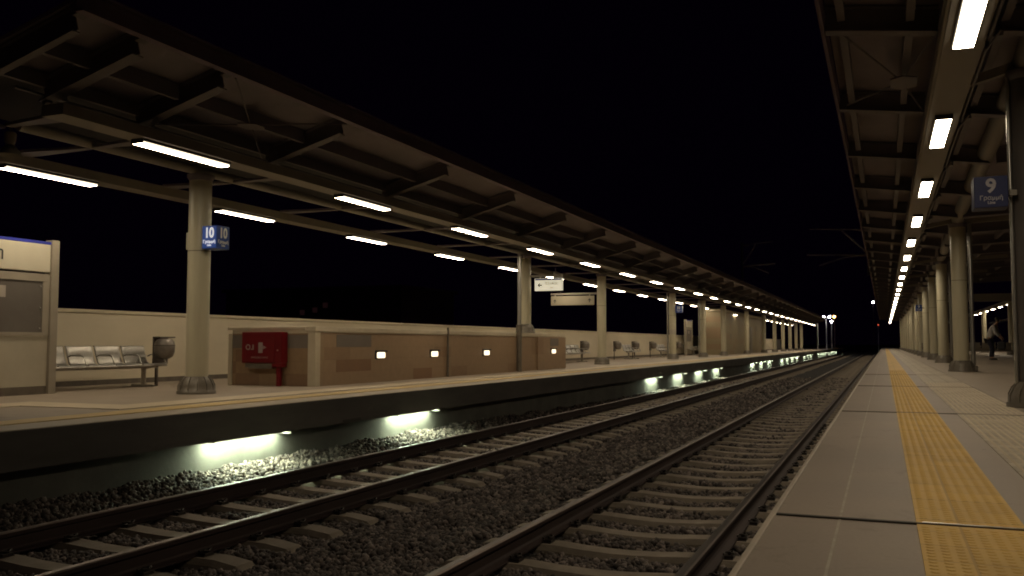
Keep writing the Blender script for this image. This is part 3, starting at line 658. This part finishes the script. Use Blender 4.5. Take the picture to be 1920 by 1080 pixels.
# wind bracing seen above the track edge
yc = 11.75; xc = 0.32; zc = 3.96
mb = MB()
for x, yq, z in ((RX0 + 0.1, 10.1, 4.15), (RX0 + 0.1, 13.4, 4.15), (0.56, 10.1, 3.98), (0.56, 13.4, 3.98)): mb.tube([(x, yq, z), (xc - 0.05, yc, zc)], 0.012, 6)
mb.prism([(xc - 0.18, yc - 0.2), (xc - 0.05, yc - 0.3), (xc + 0.12, yc - 0.2), (xc + 0.12, yc + 0.2), (xc - 0.05, yc + 0.3), (xc - 0.18, yc + 0.2)], zc - 0.02, zc - 0.005, axis='z')
P(mb, 'wind_brace', M['steel'], cr_, OFF)
mb = MB(); mb.tube([(1.02, 1, 3.78), (1.02, 60, 3.78)], 0.02, 6)
for yy in ryr[:16]: mb.tube([(1.02, yy - 0.08, 3.78), (1.0, yy - 0.14, 3.70), (1.05, yy - 0.3, 3.74), (1.1, yy - 0.4, 3.80)], 0.016, 6); mb.cbox(1.06, yy - 0.25, 3.80, 0.14, 0.16, 0.07)
P(mb, 'conduit', M['galv'], cr_, OFF)

# ------------------------------------------------------------------ signs
def cube_sign(label, num, loc, s, hgt, bracket_len, bside, lit=False, dull=False):
    o = thing('number_sign', label, 'sign', loc)
    MB().bbox(-s / 2, s / 2, -s / 2, s / 2, -hgt / 2, hgt / 2, 0.008).build('sign_box', M['blue_dull' if dull else 'blue'], o)
    for rot, pos in ((FACE_MY, lambda u, z: (u, -s / 2 - 0.004, z)), (FACE_PX, lambda u, z: (s / 2 + 0.002, u, z))):
        wm = M['white_lit' if lit and rot is FACE_MY else ('white_dull' if dull else 'white')]
        if lit and rot is FACE_MY: MB().box(-s / 2 + 0.012, s / 2 - 0.012, -s / 2 - 0.0015, -s / 2 - 0.0002, -hgt / 2 + 0.012, hgt / 2 - 0.012).build('lit_face', M['blue_lit'], o)
        text('number', num, hgt * 0.62, wm, o, pos(0, hgt * 0.17), rot, bold=0.006, sx=0.82 if len(num) > 1 else 1.0)
        text('caption', 'Γραμμή', hgt * 0.19, wm, o, pos(0, -hgt * 0.20), rot, bold=0.001)
        text('caption', 'Line', hgt * 0.13, wm, o, pos(0, -hgt * 0.35), rot, bold=0.001)
    mb = MB(); x0, x1 = (s / 2, s / 2 + bracket_len) if bside > 0 else (-s / 2 - bracket_len, -s / 2)
    mb.box(x0, x1, -0.03, 0.03, -0.03, 0.03); mb.build('bracket', M['beam'], o); return o
cube_sign('blue cube sign reading ten on the leftmost column', '10', (-9.965, 11.68, 2.51), 0.30, 0.37, 0.05, -1, True)
cube_sign('small distant blue ten sign behind the left columns', '10', (-9.95, 47.5, 2.63), 0.34, 0.37, 0.05, -1)
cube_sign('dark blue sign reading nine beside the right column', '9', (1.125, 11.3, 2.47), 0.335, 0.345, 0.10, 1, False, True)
cube_sign('tiny far blue number sign beside the far right columns', '9', (1.66, 50.3, 2.62), 0.30, 0.31, 0.10, 1)
def arrow_mesh(mb, cx, cz, s, d, y):
    """flat arrow in the xz plane pointing d=-1 left, +1 right, 0 up"""
    pts = [(-1, 0), (-0.1, 0.85), (0.25, 0.85), (-0.28, 0.22), (1, 0.22), (1, -0.22), (-0.28, -0.22), (0.25, -0.85), (-0.1, -0.85)]
    if d == 0: pts = [(b, -a) for a, b in pts]
    if d > 0: pts = [(-a, b) for a, b in pts]
    mb.prism([(cx + a * s, cz + b * s) for a, b in pts], y - 0.003, y)
def hang_sign(label, loc, wd, ht, two, band):
    o = thing('direction_sign', label, 'sign', loc)
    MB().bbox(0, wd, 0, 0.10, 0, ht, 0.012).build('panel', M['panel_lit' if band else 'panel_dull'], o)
    if band: MB().box(0.02, wd - 0.02, -0.004, -0.0005, ht - 0.055, ht - 0.012).build('blue_band', M['blue_line'], o)
    mb = MB(); arrow_mesh(mb, 0.17, ht * 0.45, 0.075, -1 if not two else 0, -0.001); mb.build('arrow', M['ink'], o)
    if two: mb = MB(); arrow_mesh(mb, wd - 0.17, ht * 0.5, 0.08, 0, -0.001); mb.build('arrow', M['ink'], o)
    text('caption', 'Έξοδος', 0.12, M['faint_ink'], o, (wd * (0.62 if not two else 0.5), -0.002, ht * 0.58), FACE_MY)
    text('caption', 'Exit', 0.075, M['faint_ink'], o, (wd * (0.62 if not two else 0.5), -0.002, ht * 0.24), FACE_MY)
    mb = MB(); mb.box(-0.16 if not two else -0.02, wd + (0.0 if not two else 0.15), 0.02, 0.08, ht + 0.05, ht + 0.12); mb.box(0.15, 0.19, 0.03, 0.07, ht - 0.005, ht + 0.06); mb.box(wd - 0.2, wd - 0.16, 0.03, 0.07, ht - 0.005, ht + 0.06)
    mb.build('hanger', M['beam'], o); return o
hang_sign('white left-arrow sign with blue top edge beside the block column', (-9.98, 26.2, 2.44), 0.90, 0.38, False, True)
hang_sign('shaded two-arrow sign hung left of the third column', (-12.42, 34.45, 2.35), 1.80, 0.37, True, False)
# ------------------------------------------------------------------ information board
def info_board(label, loc, glyph):
    o = thing('information_board', label, 'sign', loc)      # faces +X; runs from y=-2 to y=0
    mb = MB(); mb.bbox(-0.08, 0.08, -0.07, 0.07, 0, 2.48, 0.012); mb.build('post', M['frame'], o)
    mb = MB(); mb.bbox(-0.08, 0.08, -2.17, -2.03, 0, 2.48, 0.012); mb.build('post', M['frame'], o)
    MB().bbox(-0.06, 0.06, -2.02, -0.085, 1.95, 2.40, 0.01).build('name_panel', M['panel'], o)
    MB().box(-0.062, 0.063, -2.02, -0.085, 2.403, 2.445).build('blue_band', M['blue_line'], o)
    mb = MB(); mb.box(-0.05, 0.05, -2.02, -0.08, 1.80, 1.92); mb.box(-0.05, 0.05, -2.02, -0.08, 0.93, 0.985); mb.box(-0.05, 0.05, -0.20, -0.08, 0.986, 1.799); mb.build('cabinet_frame', M['frame'], o)
    pb = MB().box(-0.045, 0.035, -2.02, -0.201, 0.986, 1.799); pb = pb.build('poster_case', M['poster'], o)
    MB().box(0.036, 0.039, -1.35, -0.86, 1.52, 1.70).build('paper_notice', M['paper'], pb)
    mb = MB()
    for z in (1.05, 1.38, 1.72): mb.tube([(0.036, -0.24, z), (0.048, -0.24, z)], 0.014, 8)
    mb.build('screws', M['pipe'], o)
    MB().box(-0.03, 0.03, -2.02, -0.075, 0.13, 0.925).build('lower_panel', M['low_panel'], o)
    mb = MB(); mb.box(-0.035, 0.035, -2.02, -0.075, 0.0, 0.126); mb.build('plinth', M['skirt'], o)
    if glyph: text('lettering', glyph, 0.2, M['ink'], o, (0.063, -0.99, 2.20), FACE_PX, bold=0.004)
    return o
info_board('tall information board with cream header and grey poster case at left edge', (-12.5, 10.77, 0), 'η')
info_board('small distant information board left of the brick building', (-12.6, 64.2, 0), None)

# ------------------------------------------------------------------ wall behind the left platform
mb = MB(); mb.box(-14.6, -14.27, -6, 140, 0.0, 1.40); wl = mb.build('parapet_wall', M['cream']); tag(wl, 'long cream parapet wall behind the left platform', 'wall')
mb = MB(); mb.bbox(-14.63, -14.235, -6, 140, 1.402, 1.47, 0.01); mb.build('coping', M['trim'], wl)
mb = MB(); mb.box(-14.268, -14.25, -6, 140, 0.0, 0.10); mb.build('skirting', M['skirt'], wl)
# ------------------------------------------------------------------ tiled low block with trim
bk = thing('tiled_block', 'low brown-tiled block with pale stone edging on the left platform', 'low wall', (-10.9, 14.43, 0)); OFF = (-10.9, 14.43, 0)
BX, BL, BY0, BY1, BH = -9.92, -11.93, 14.43, 28.8, 1.13
mb = MB(); mb.box(BX - 0.02, BX, BY0 + 0.16, BY1, 0, BH - 0.11); P(mb, 'side_cladding', M['tile_side'], bk, OFF)
mb = MB(); mb.box(BL + 0.09, BX - 0.16, BY0, BY0 + 0.02, 0, BH - 0.13); P(mb, 'end_cladding', M['tile_end'], bk, OFF)
mb = MB(); mb.box(BL + 0.02, BX - 0.021, BY0 + 0.021, BY1 - 0.01, 0, BH - 0.14); P(mb, 'core', M['trim'], bk, OFF)
mb = MB(); mb.bbox(BX - 0.158, BX + 0.012, BY0 - 0.012, BY0 + 0.158, 0, BH - 0.10, 0.008); mb.bbox(BL - 0.01, BL + 0.088, BY0 - 0.012, BY0 + 0.15, 0, BH - 0.132, 0.008)
mb.bbox(BL + 0.09, BX - 0.16, BY0 - 0.012, BY0 + 0.05, BH - 0.129, BH - 0.06, 0.006); P(mb, 'corner_trim', M['trim'], bk, OFF)
mb = MB(); mb.bbox(BX - 0.20, BX + 0.025, BY0 - 0.025, BY1 + 0.02, BH - 0.098, BH, 0.012); mb.bbox(BL - 0.025, BX - 0.202, BY0 - 0.025, BY0 + 0.2, BH - 0.058, BH, 0.012)
mb.box(BL - 0.02, BX - 0.202, BY0 + 0.202, BY1 + 0.02, BH - 0.058, BH - 0.004); P(mb, 'coping', M['trim'], bk, OFF)
mb = MB(); mb.tube([(BX + 0.03, 20.0, 0.0), (BX + 0.03, 20.0, 1.20)], 0.028, 8); P(mb, 'conduit', M['shoe'], bk, OFF)
for nm, mt, a, b, z0, z1 in (('grey_tile', 'tile_grey', 15.15, 16.45, 0.74, 0.985), ('brown_tile', 'tile_brown', 15.15, 16.45, 0.25, 0.49), ('brown_tile', 'tile_brown', 18.3, 19.2, 0.0, 0.245), ('grey_tile', 'tile_grey', 27.3, 28.1, 0.74, 0.985)):
    mb = MB(); mb.box(BX - 0.001 if a < 26 else BX + 0.051, BX + (0.004 if a < 26 else 0.054), a, b, z0, z1); P(mb, nm, M[mt], bk, OFF)
mb = MB(); mb.box(BL + 0.092, BX - 0.162, BY0 - 0.004, BY0 - 0.0005, 0.72, 0.975); P(mb, 'grey_tile', M['tile_grey'], bk, OFF)
# projecting pier at the far end of the block
mb = MB(); mb.box(BX + 0.001, BX + 0.05, 26.2, BY1 + 0.02, 0, BH - 0.11); P(mb, 'end_pier', M['tile_side'], bk, OFF)
# wall lamps on the block
h = MB(); h.bbox(0.0, 0.03, -0.165, 0.165, -0.075, 0.105, 0.008); h.box(0.03, 0.11, -0.165, 0.165, 0.072, 0.104); hm = h.mesh('housing', M['housing'])
d = MB(); d.bbox(0.031, 0.075, -0.14, 0.14, -0.055, 0.065, 0.02); dm = d.mesh('diffuser', M['wall_lamp'])
for i, (yy, lb) in enumerate(((16.77, 'nearest the hose cabinet'), (19.25, 'left of the thin conduit'), (22.3, 'between conduit and downpipe'), (27.5, 'right of the downpipe'))):
    o = thing('wall_lamp', 'small glowing wall lamp on the tiled block, %s' % lb, 'lamp', (BX + (0.05 if i == 3 else 0.0), yy, 0.56), 0, 'wall lamps on the tiled block')
    link('housing', hm, o); link('diffuser', dm, o)
# downpipe in front of the block
o = thing('downpipe', 'steel downpipe running from the canopy down the face of the tiled block', 'pipe', (BX + 0.09, 24.55, 0))
MB().tube([(0, 0, 1.25), (0, 0, 3.42)], 0.055, 12).build('upper_pipe', M['pipe'], o)
mb = MB(); mb.tube([(0, 0, 0), (0, 0, 1.25)], 0.075, 12); mb.tube([(0, 0, 1.2), (0, 0, 1.36)], 0.09, 12); mb.build('lower_pipe', M['shoe'], o)
# ------------------------------------------------------------------ fire hose cabinet
hc = thing('hose_cabinet', 'red fire hose cabinet with white symbols on the end of the tiled block', 'fire cabinet', (-11.06, BY0, 0))
MB().bbox(-0.40, 0.52, -0.20, -0.001, 0.44, 1.03, 0.012).build('cabinet', M['red'], hc)
dr = MB().bbox(-0.38, 0.36, -0.212, -0.202, 0.47, 1.00, 0.004).build('door', M['red'], hc)
mb = MB()
for k in range(14):
    a0_, a1_ = 2 * math.pi * k / 14, 2 * math.pi * (k + 1) / 14
    mb.bar((-0.24 + 0.045 * math.cos(a0_), -0.214, 0.74 + 0.045 * math.sin(a0_)), (-0.24 + 0.045 * math.cos(a1_), -0.214, 0.74 + 0.045 * math.sin(a1_)), 0.012, 0.022)
mb.box(-0.14, -0.11, -0.216, -0.2122, 0.69, 0.79); mb.box(-0.175, -0.14, -0.216, -0.2122, 0.69, 0.71)
mb.box(0.0, 0.10, -0.216, -0.2122, 0.63, 0.83); mb.prism([(0.11, 0.77), (0.19, 0.735), (0.11, 0.70)], -0.216, -0.2122); mb.box(0.10, 0.12, -0.216, -0.2122, 0.72, 0.75)
mb.build('pictogram', M['red_mark'], dr)
text('lettering', 'ΠΥΡΟΣΒΕΣΤΗΡΑΣ', 0.045, M['red_mark'], dr, (0.03, -0.213, 0.54), FACE_MY)
mb = MB(); mb.tube([(0.44, -0.19, 0.68), (0.44, -0.22, 0.68)], 0.014, 8); mb.build('latch', M['pipe'], hc)
mb = MB(); mb.tube([(0.40, -0.10, 0.0), (0.40, -0.10, 0.44)], 0.055, 12); mb.bbox(0.30, 0.52, -0.20, -0.02, 0.36, 0.438, 0.01); mb.build('riser_pipe', M['red'], hc)
mb = MB(); mb.bbox(-0.28, 0.28, -0.16, -0.001, 0.33, 0.438, 0.01); mb.bbox(-0.38, -0.29, -0.12, -0.001, 0.35, 0.438, 0.01); mb.build('valve_box', M['shoe'], hc)

# ------------------------------------------------------------------ benches and bins
def bench(nseat, label, loc, rz=0, group=None):
    """faces +X, runs along +Y"""
    o = thing('bench', label, 'bench', loc, rz, group); pt = 0.62
    seatp = [(0.30, 0.40), (0.33, 0.425), (0.28, 0.44), (0.05, 0.415), (-0.08, 0.42), (-0.14, 0.46), (-0.20, 0.62), (-0.235, 0.75), (-0.26, 0.765)]
    for k in range(nseat):
        mb = MB(); y0, y1 = k * pt + 0.03, (k + 1) * pt - 0.03; vs = []; n = len(seatp)
        for yy in (y0, y0 + 0.03, y1 - 0.03, y1):
            e = 0.012 if yy in (y0, y1) else 0.0
            for (x, z) in seatp: vs.append((x, yy, z + e * 0.4))
        for (x, z) in []: pass
        fs = [(j * n + i, j * n + i + 1, (j + 1) * n + i + 1, (j + 1) * n + i) for j in range(3) for i in range(n - 1)]
        mb.add(vs, fs, True)
        s = mb.build('seat', M['seat'], o); md = s.modifiers.new('thick', 'SOLIDIFY'); md.thickness = 0.018
    mb = MB(); mb.bar((0.04, 0.0, 0.37), (0.04, nseat * pt, 0.37), 0.07, 0.05); mb.build('rail_beam', M['bench_frame'], o)
    mb = MB(); mb.tube([(0.315, 0.0, 0.40), (0.315, nseat * pt, 0.40)], 0.017, 8); mb.build('front_rail', M['bench_frame'], o)
    for k in range(nseat + 1):
        mb = MB(); yy = k * pt
        if 0 < k: mb.tube([(0.30, yy, 0.42), (0.22, yy, 0.58), (0.17, yy, 0.60), (-0.08, yy, 0.60), (-0.16, yy, 0.57)], 0.014, 8); mb.build('armrest', M['bench_frame'], o)
    for yy in (0.36, nseat * pt - 0.30):
        mb = MB(); mb.bar((0.04, yy, 0.04), (0.04, yy, 0.35), 0.07, 0.05); mb.bar((-0.22, yy, 0.025), (0.30, yy, 0.025), 0.07, 0.04); mb.bar((0.03, yy, 0.33), (-0.14, yy, 0.46), 0.04, 0.04); mb.build('leg', M['bench_frame'], o)
    return o
bench(5, 'grey metal row of seats beside the information board', (-12.95, 10.42, 0), 0, 'benches along the parapet wall')
bench(6, 'grey metal row of seats just right of the tiled block', (-12.62, 35.6, 0), 0, 'benches along the parapet wall')
bench(3, 'grey metal row of seats between two bins, right of the third column', (-12.62, 46.7, 0), 0, 'benches along the parapet wall')
bench(4, 'grey metal row of seats just left of the noticed column', (-12.62, 54.2, 0), 0, 'benches along the parapet wall')
bench(5, 'far grey row of seats under the distant information board', (-12.62, 62.2, 0), 0, 'benches along the parapet wall')
bench(4, 'grey metal row of seats behind the person on the right', (5.9, 46.2, ZR + 0.004), math.radians(90), 'benches on the right platform')
bench(4, 'dim grey row of seats left of the person', (4.4, 56.5, ZR + 0.004), math.radians(90), 'benches on the right platform')
def bin_(label, loc):
    o = thing('litter_bin', label, 'bin', loc, 0, 'litter bins along the parapet wall')
    MB().lathe([(0.08, 0.52), (0.15, 0.56), (0.185, 0.65), (0.19, 0.76), (0.175, 0.84), (0.14, 0.885), (0.08, 0.90)], 0, 0, 24).build('drum', M['bin'], o)
    mb = MB(); mb.lathe([(0.191, 0.765), (0.191, 0.78)], 0, 0, 24, cap=False); mb.build('rim', M['bin_back'], o)
    mb = MB(); mb.box(-0.24, -0.195, -0.06, 0.30, 0.42, 0.94); mb.box(-0.195, -0.02, -0.10, 0.30, 0.915, 0.94); mb.box(-0.23, -0.20, 0.0, 0.06, 0.0, 0.42); mb.build('back_plate', M['bin_back'], o)
    return o
bp = bin_('round grey litter bin beside the near bench', (-12.7, 13.52, 0))
for yy, lb in ((39.9, 'round litter bin at the right end of the second bench'), (45.4, 'round litter bin left of the three-seat bench'), (49.1, 'round litter bin right of the three-seat bench'), (53.2, 'far litter bin left of the noticed column'), (60.5, 'far litter bin left of the distant information board')):
    c = copy_tree(bp); c.location = (-12.7, yy, 0); c['label'] = lb

# ------------------------------------------------------------------ brick building and far things
bd = thing('brick_building', 'low brown building behind the far left columns with a lit wall', 'building', (-11.6, 67, 0)); OFF = (-11.6, 67, 0)
mb = MB(); mb.box(-12.25, -11.0, 67, 93, 0, 3.2); P(mb, 'wall', M['block'], bd, OFF)
mb = MB(); mb.bbox(-12.4, -10.85, 66.85, 93.15, 3.202, 3.36, 0.02); P(mb, 'roof', M['trim'], bd, OFF)
mb = MB(); mb.box(-10.998, -10.95, 82.2, 83.8, 0, 2.3); P(mb, 'door', M['shoe'], bd, OFF)
o = thing('wall_lamp', 'lamp under the roof edge of the low brown building', 'lamp', (-10.98, 73.6, 3.12))
MB().bbox(0.0, 0.10, -0.7, 0.7, 0.0, 0.07, 0.01).build('housing', M['housing'], o); MB().bbox(0.01, 0.09, -0.66, 0.66, -0.025, -0.001, 0.008).build('diffuser', M['diffuser'], o)
def street_lamp(label, loc, h, m, arms=((0.0),), r=0.16, pm='pole'):
    o = thing('street_lamp', label, 'street lamp', loc)
    MB().lathe([(0.13, 0), (0.12, 0.4), (0.085, 0.45), (0.06, h)], 0, 0, 12).build('pole', M[pm], o)
    for a in arms:
        hd = MB(); hd.tube([(0, 0, h - 0.05), (a * 0.6, 0, h + 0.05), (a, 0, h + 0.02)] if a else [(0, 0, h - 0.05), (0, 0, h + 0.03)], 0.04, 8); hd.lathe([(0.10, h + r * 1.2), (0.24, h + r), (0.24, h + r * 0.9)], a, 0, 12); hd.build('lamp_head', M['pole'], o)
        MB().lathe([(0.02, h - r * 0.9), (r * 0.7, h - r * 0.7), (r, h), (r * 0.85, h + r * 0.6), (r * 0.5, h + r * 0.85)], a, 0, 14).build('lamp_globe', m, o)
    return o
street_lamp('two-headed white street lamp beyond the end of the left platform', (-8.35, 150, -0.3), 5.3, M['far_lamp'], (-0.35, 0.5))
street_lamp('single white street lamp right of the two-headed one', (-7.55, 150, -0.3), 4.6, M['far_lamp'], (0.0,))
street_lamp('orange street lamp far behind the white lamps', (-9.5, 200, -0.3), 6.75, M['far_orange'], (0.0,), 0.25)
street_lamp('lone far white lamp hanging near the right canopy edge', (-1.93, 200, -0.5), 9.8, M['far_lamp'], (0.0,), 0.20, 'housing')
o = thing('end_column', 'pale slim post standing past the end of the left canopy', 'post', (-9.68, 150, -0.1)); MB().lathe([(0.22, 0), (0.22, 0.2), (0.15, 0.25), (0.15, 4.6)], 0, 0, 14).build('shaft', M['column'], o); MB().bbox(-0.25, 0.25, -0.25, 0.25, 4.6, 4.75, 0.02).build('cap', M['steel'], o)
o = thing('railway_signal', 'dim red railway signal far down the track at the right', 'signal', (-0.9, 170, -0.9)); MB().tube([(0, 0, 0), (0, 0, 5.2)], 0.07, 10).build('mast', M['pole'], o)
MB().bbox(-0.22, 0.22, -0.1, 0.1, 4.7, 5.7, 0.03).build('signal_head', M['housing'], o); MB().tube([(0, -0.10, 5.0), (0, -0.16, 5.0)], 0.11, 12).build('lens', M['far_red'], o)
# catenary brackets above the canopies
def catenary(label, loc, sgn, reach):
    o = thing('catenary_bracket', label, 'catenary bracket', loc, 0, 'overhead line brackets'); r = reach * sgn
    MB().tube([(0, 0, 0), (0, 0, 2.4)], 0.07, 10).build('post', M['housing'], o)
    MB().tube([(0, 0, 2.25), (r * 0.95, 0, 2.42)], 0.035, 8).build('top_tube', M['galv'], o)
    MB().tube([(0, 0, 1.05), (r * 0.42, 0, 2.28)], 0.035, 8).build('strut', M['galv'], o)
    MB().tube([(0, 0, 1.0), (r, 0, 1.10)], 0.04, 8).build('lower_tube', M['galv'], o)
    MB().tube([(r * 0.15, 0, 0.97), (r * 0.4, 0, 0.90), (r * 0.8, 0, 0.55)], 0.025, 8).build('steady_arm', M['galv'], o)
    for z in (1.0, 2.25):
        mb = MB()
        for q in range(4): mb.lathe([(0.05, z - 0.05), (0.10, z), (0.05, z + 0.05)], sgn * (0.14 + q * 0.07), 0, 10)
        mb.build('insulator', M['shoe'], o)
    return o
catenary('faint overhead line bracket above the left canopy', (-7.72, 55.0, 4.42), 1, 1.9)
catenary('faint overhead line bracket beside the right canopy edge', (-0.62, 48.0, 4.2), -1, 2.9)
# unlit building beyond the wall
bd = thing('apartment_building', 'unlit dark building beyond the parapet wall with dim reddish windows', 'building', (-46, 66, 0))
MB().box(-9, 9, 0, 10, -1.3, 5.4).build('wall', M['night'], bd); MB().bbox(-9.3, 9.3, -0.3, 10.3, 5.402, 5.7, 0.05).build('roof', M['night'], bd)
for x, z in ((0.3, 3.5), (1.35, 3.9), (-1.0, 3.3)): MB().box(x, x + 0.5, -0.02, -0.002, z, z + 0.45).build('window', M['dim_window'], bd)  # small glowing patches added in place of vague reddish shapes

# ------------------------------------------------------------------ the person
def skin_obj(name, nodes, edges, m, parent, sub=2):
    """nodes: list of (co, rx, ry); first is the root"""
    me = bpy.data.meshes.new(name); me.from_pydata([n[0] for n in nodes], edges, []); o = bpy.data.objects.new(name, me); COL.objects.link(o)
    md = o.modifiers.new('skin', 'SKIN'); md.use_smooth_shade = True
    for i, n in enumerate(nodes):
        sv = me.skin_vertices[0].data[i]; sv.radius = (n[1], n[2]); sv.use_root = (i == 0)
    o.modifiers.new('sub', 'SUBSURF').levels = sub; o.modifiers['sub'].render_levels = sub
    bpy.context.view_layer.update()
    m2 = bpy.data.meshes.new_from_object(o.evaluated_get(bpy.context.evaluated_depsgraph_get()))
    bpy.data.objects.remove(o); m2.materials.clear(); m2.materials.append(m)
    m2.polygons.foreach_set("use_smooth", [True] * len(m2.polygons))
    return link(name, m2, parent)
# local frame: facing +x (to the right of the picture), body leaning forward, right hand carrying a bag
pe = thing('person', 'person in pale shirt and dark trousers leaning forward with a dark bag', 'person', (4.37, 44.9, ZR + 0.005), math.radians(-20))
N = [((-0.06, 0.0, 0.97), .15, .12), ((-0.03, 0.0, 1.12), .135, .11), ((0.05, 0.0, 1.30), .15, .12), ((0.13, 0.0, 1.47), .13, .11), ((0.19, 0.0, 1.56), .058, .058), ((0.22, 0.0, 1.62), .055, .055),
     ((0.25, 0.0, 1.69), .085, .080), ((0.27, 0.0, 1.77), .082, .085), ((0.27, 0, 1.82), .06, .065),
     ((-0.07, 0.09, 0.90), .098, .098), ((-0.02, 0.10, 0.50), .062, .066), ((-0.08, 0.10, 0.10), .042, .045), ((-0.05, 0.10, 0.05), .042, .04), ((0.10, 0.11, 0.035), .036, .03),
     ((-0.07, -0.09, 0.90), .098, .098), ((0.05, -0.10, 0.50), .062, .066), ((0.03, -0.10, 0.10), .042, .045), ((0.05, -0.10, 0.05), .042, .04), ((0.20, -0.11, 0.035), .036, .03),
     ((0.13, 0.18, 1.44), .062, .062), ((0.17, 0.24, 1.19), .045, .045), ((0.34, 0.20, 1.02), .035, .035), ((0.40, 0.18, 0.97), .026, .03),
     ((0.13, -0.18, 1.44), .062, .062), ((0.22, -0.25, 1.19), .045, .045), ((0.38, -0.22, 0.98), .034, .035), ((0.43, -0.21, 0.92), .026, .03)]
Eg = [(0, 1), (1, 2), (2, 3), (3, 4), (4, 5), (5, 6), (6, 7), (7, 8), (0, 9), (9, 10), (10, 11), (11, 12), (12, 13), (0, 14), (14, 15), (15, 16), (16, 17), (17, 18), (3, 19), (19, 20), (20, 21), (21, 22), (3, 23), (23, 24), (24, 25), (25, 26)]
def hand(base_i, cx, cy, cz, side):
    for f in range(4):
        k = len(N); oy = side * (f - 1.5) * 0.018; L = (0.030, 0.034, 0.032, 0.026)[f]
        N.extend([((cx + 0.035, cy + oy, cz - 0.035), .0095, .0095), ((cx + 0.04 + L * 0.5, cy + oy, cz - 0.035 - L), .009, .009), ((cx + 0.03, cy + oy, cz - 0.04 - 1.8 * L), .008, .008), ((cx + 0.01, cy + oy, cz - 0.035 - 1.7 * L), .007, .007)])
        Eg.extend([(base_i, k), (k, k + 1), (k + 1, k + 2), (k + 2, k + 3)])
    k = len(N); N.extend([((cx + 0.015, cy - side * 0.035, cz - 0.02), .010, .010), ((cx + 0.035, cy - side * 0.045, cz - 0.05), .009, .009), ((cx + 0.035, cy - side * 0.03, cz - 0.075), .007, .007)]); Eg.extend([(base_i, k), (k, k + 1), (k + 1, k + 2)])
hand(22, 0.40, 0.18, 0.97, 1); hand(26, 0.43, -0.21, 0.92, -1)
skin_obj('body', N, Eg, M['skin'], pe)
S = [((-0.07, 0, 0.93), .20, .17), ((-0.03, 0, 1.12), .195, .165), ((0.05, 0, 1.30), .215, .175), ((0.12, 0, 1.45), .165, .15), ((0.165, 0, 1.525), .072, .075), ((0.13, 0.19, 1.44), .092, .092), ((0.17, 0.25, 1.19), .074, .074), ((0.31, 0.21, 1.045), .050, .050), ((0.13, -0.19, 1.44), .092, .092), ((0.22, -0.26, 1.19), .074, .074), ((0.35, -0.225, 1.01), .050, .050)]
skin_obj('shirt', S, [(0, 1), (1, 2), (2, 3), (3, 4), (3, 5), (5, 6), (6, 7), (3, 8), (8, 9), (9, 10)], M['shirt'], pe)
T = [((-0.075, 0, 0.96), .195, .16), ((-0.075, 0.095, 0.86), .132, .13), ((-0.02, 0.10, 0.50), .098, .10), ((-0.08, 0.10, 0.11), .08, .082), ((-0.075, -0.095, 0.86), .132, .13), ((0.05, -0.10, 0.50), .098, .10), ((0.03, -0.10, 0.11), .08, .082)]
skin_obj('trousers', T, [(0, 1), (1, 2), (2, 3), (0, 4), (4, 5), (5, 6)], M['trousers'], pe)
mb = MB()
for dx, sy in ((-0.08, 0.10), (0.03, -0.10)):
    mb.bbox(dx - 0.075, dx + 0.21, sy - 0.052, sy + 0.052, 0.0, 0.075, 0.024)
mb.build('shoes', M['bag'], pe)
mb = MB(); mb.lathe([(0.02, 1.885), (0.065, 1.865), (0.098, 1.80), (0.100, 1.73), (0.085, 1.68)][::-1], 0.245, 0, 16); mb.build('hair', M['hair'], pe)
mb = MB()
mb.prism([(0.345, 1.745), (0.372, 1.715), (0.345, 1.705)], -0.012, 0.012)           # nose
mb.build('nose', M['skin'], pe)
mb = MB(); mb.bbox(0.335, 0.35, 0.022, 0.045, 1.75, 1.763, 0.003); mb.bbox(0.335, 0.35, -0.045, -0.022, 1.75, 1.763, 0.003); mb.build('eyes', M['hair'], pe)
mb = MB(); mb.bbox(0.325, 0.338, -0.025, 0.025, 1.672, 1.68, 0.003); mb.build('mouth', M['bag'], pe)
mb = MB()
for s in (-1, 1): mb.bbox(0.24, 0.275, s * 0.088 - 0.012, s * 0.088 + 0.012, 1.70, 1.765, 0.008)
mb.build('ears', M['skin'], pe)
bg = thing('shoulder_bag', 'dark soft bag held low by the person on the right', 'bag', (4.37, 44.9, ZR + 0.005), math.radians(-20))
MB().bbox(0.30, 0.60, -0.30, -0.10, 0.46, 0.80, 0.05).build('bag_body', M['bag'], bg)
mb = MB(); mb.tube([(0.38, -0.20, 0.79), (0.40, -0.205, 0.88), (0.455, -0.21, 0.875), (0.52, -0.205, 0.86), (0.54, -0.20, 0.79)], 0.012, 8); mb.build('handle', M['bag'], bg)
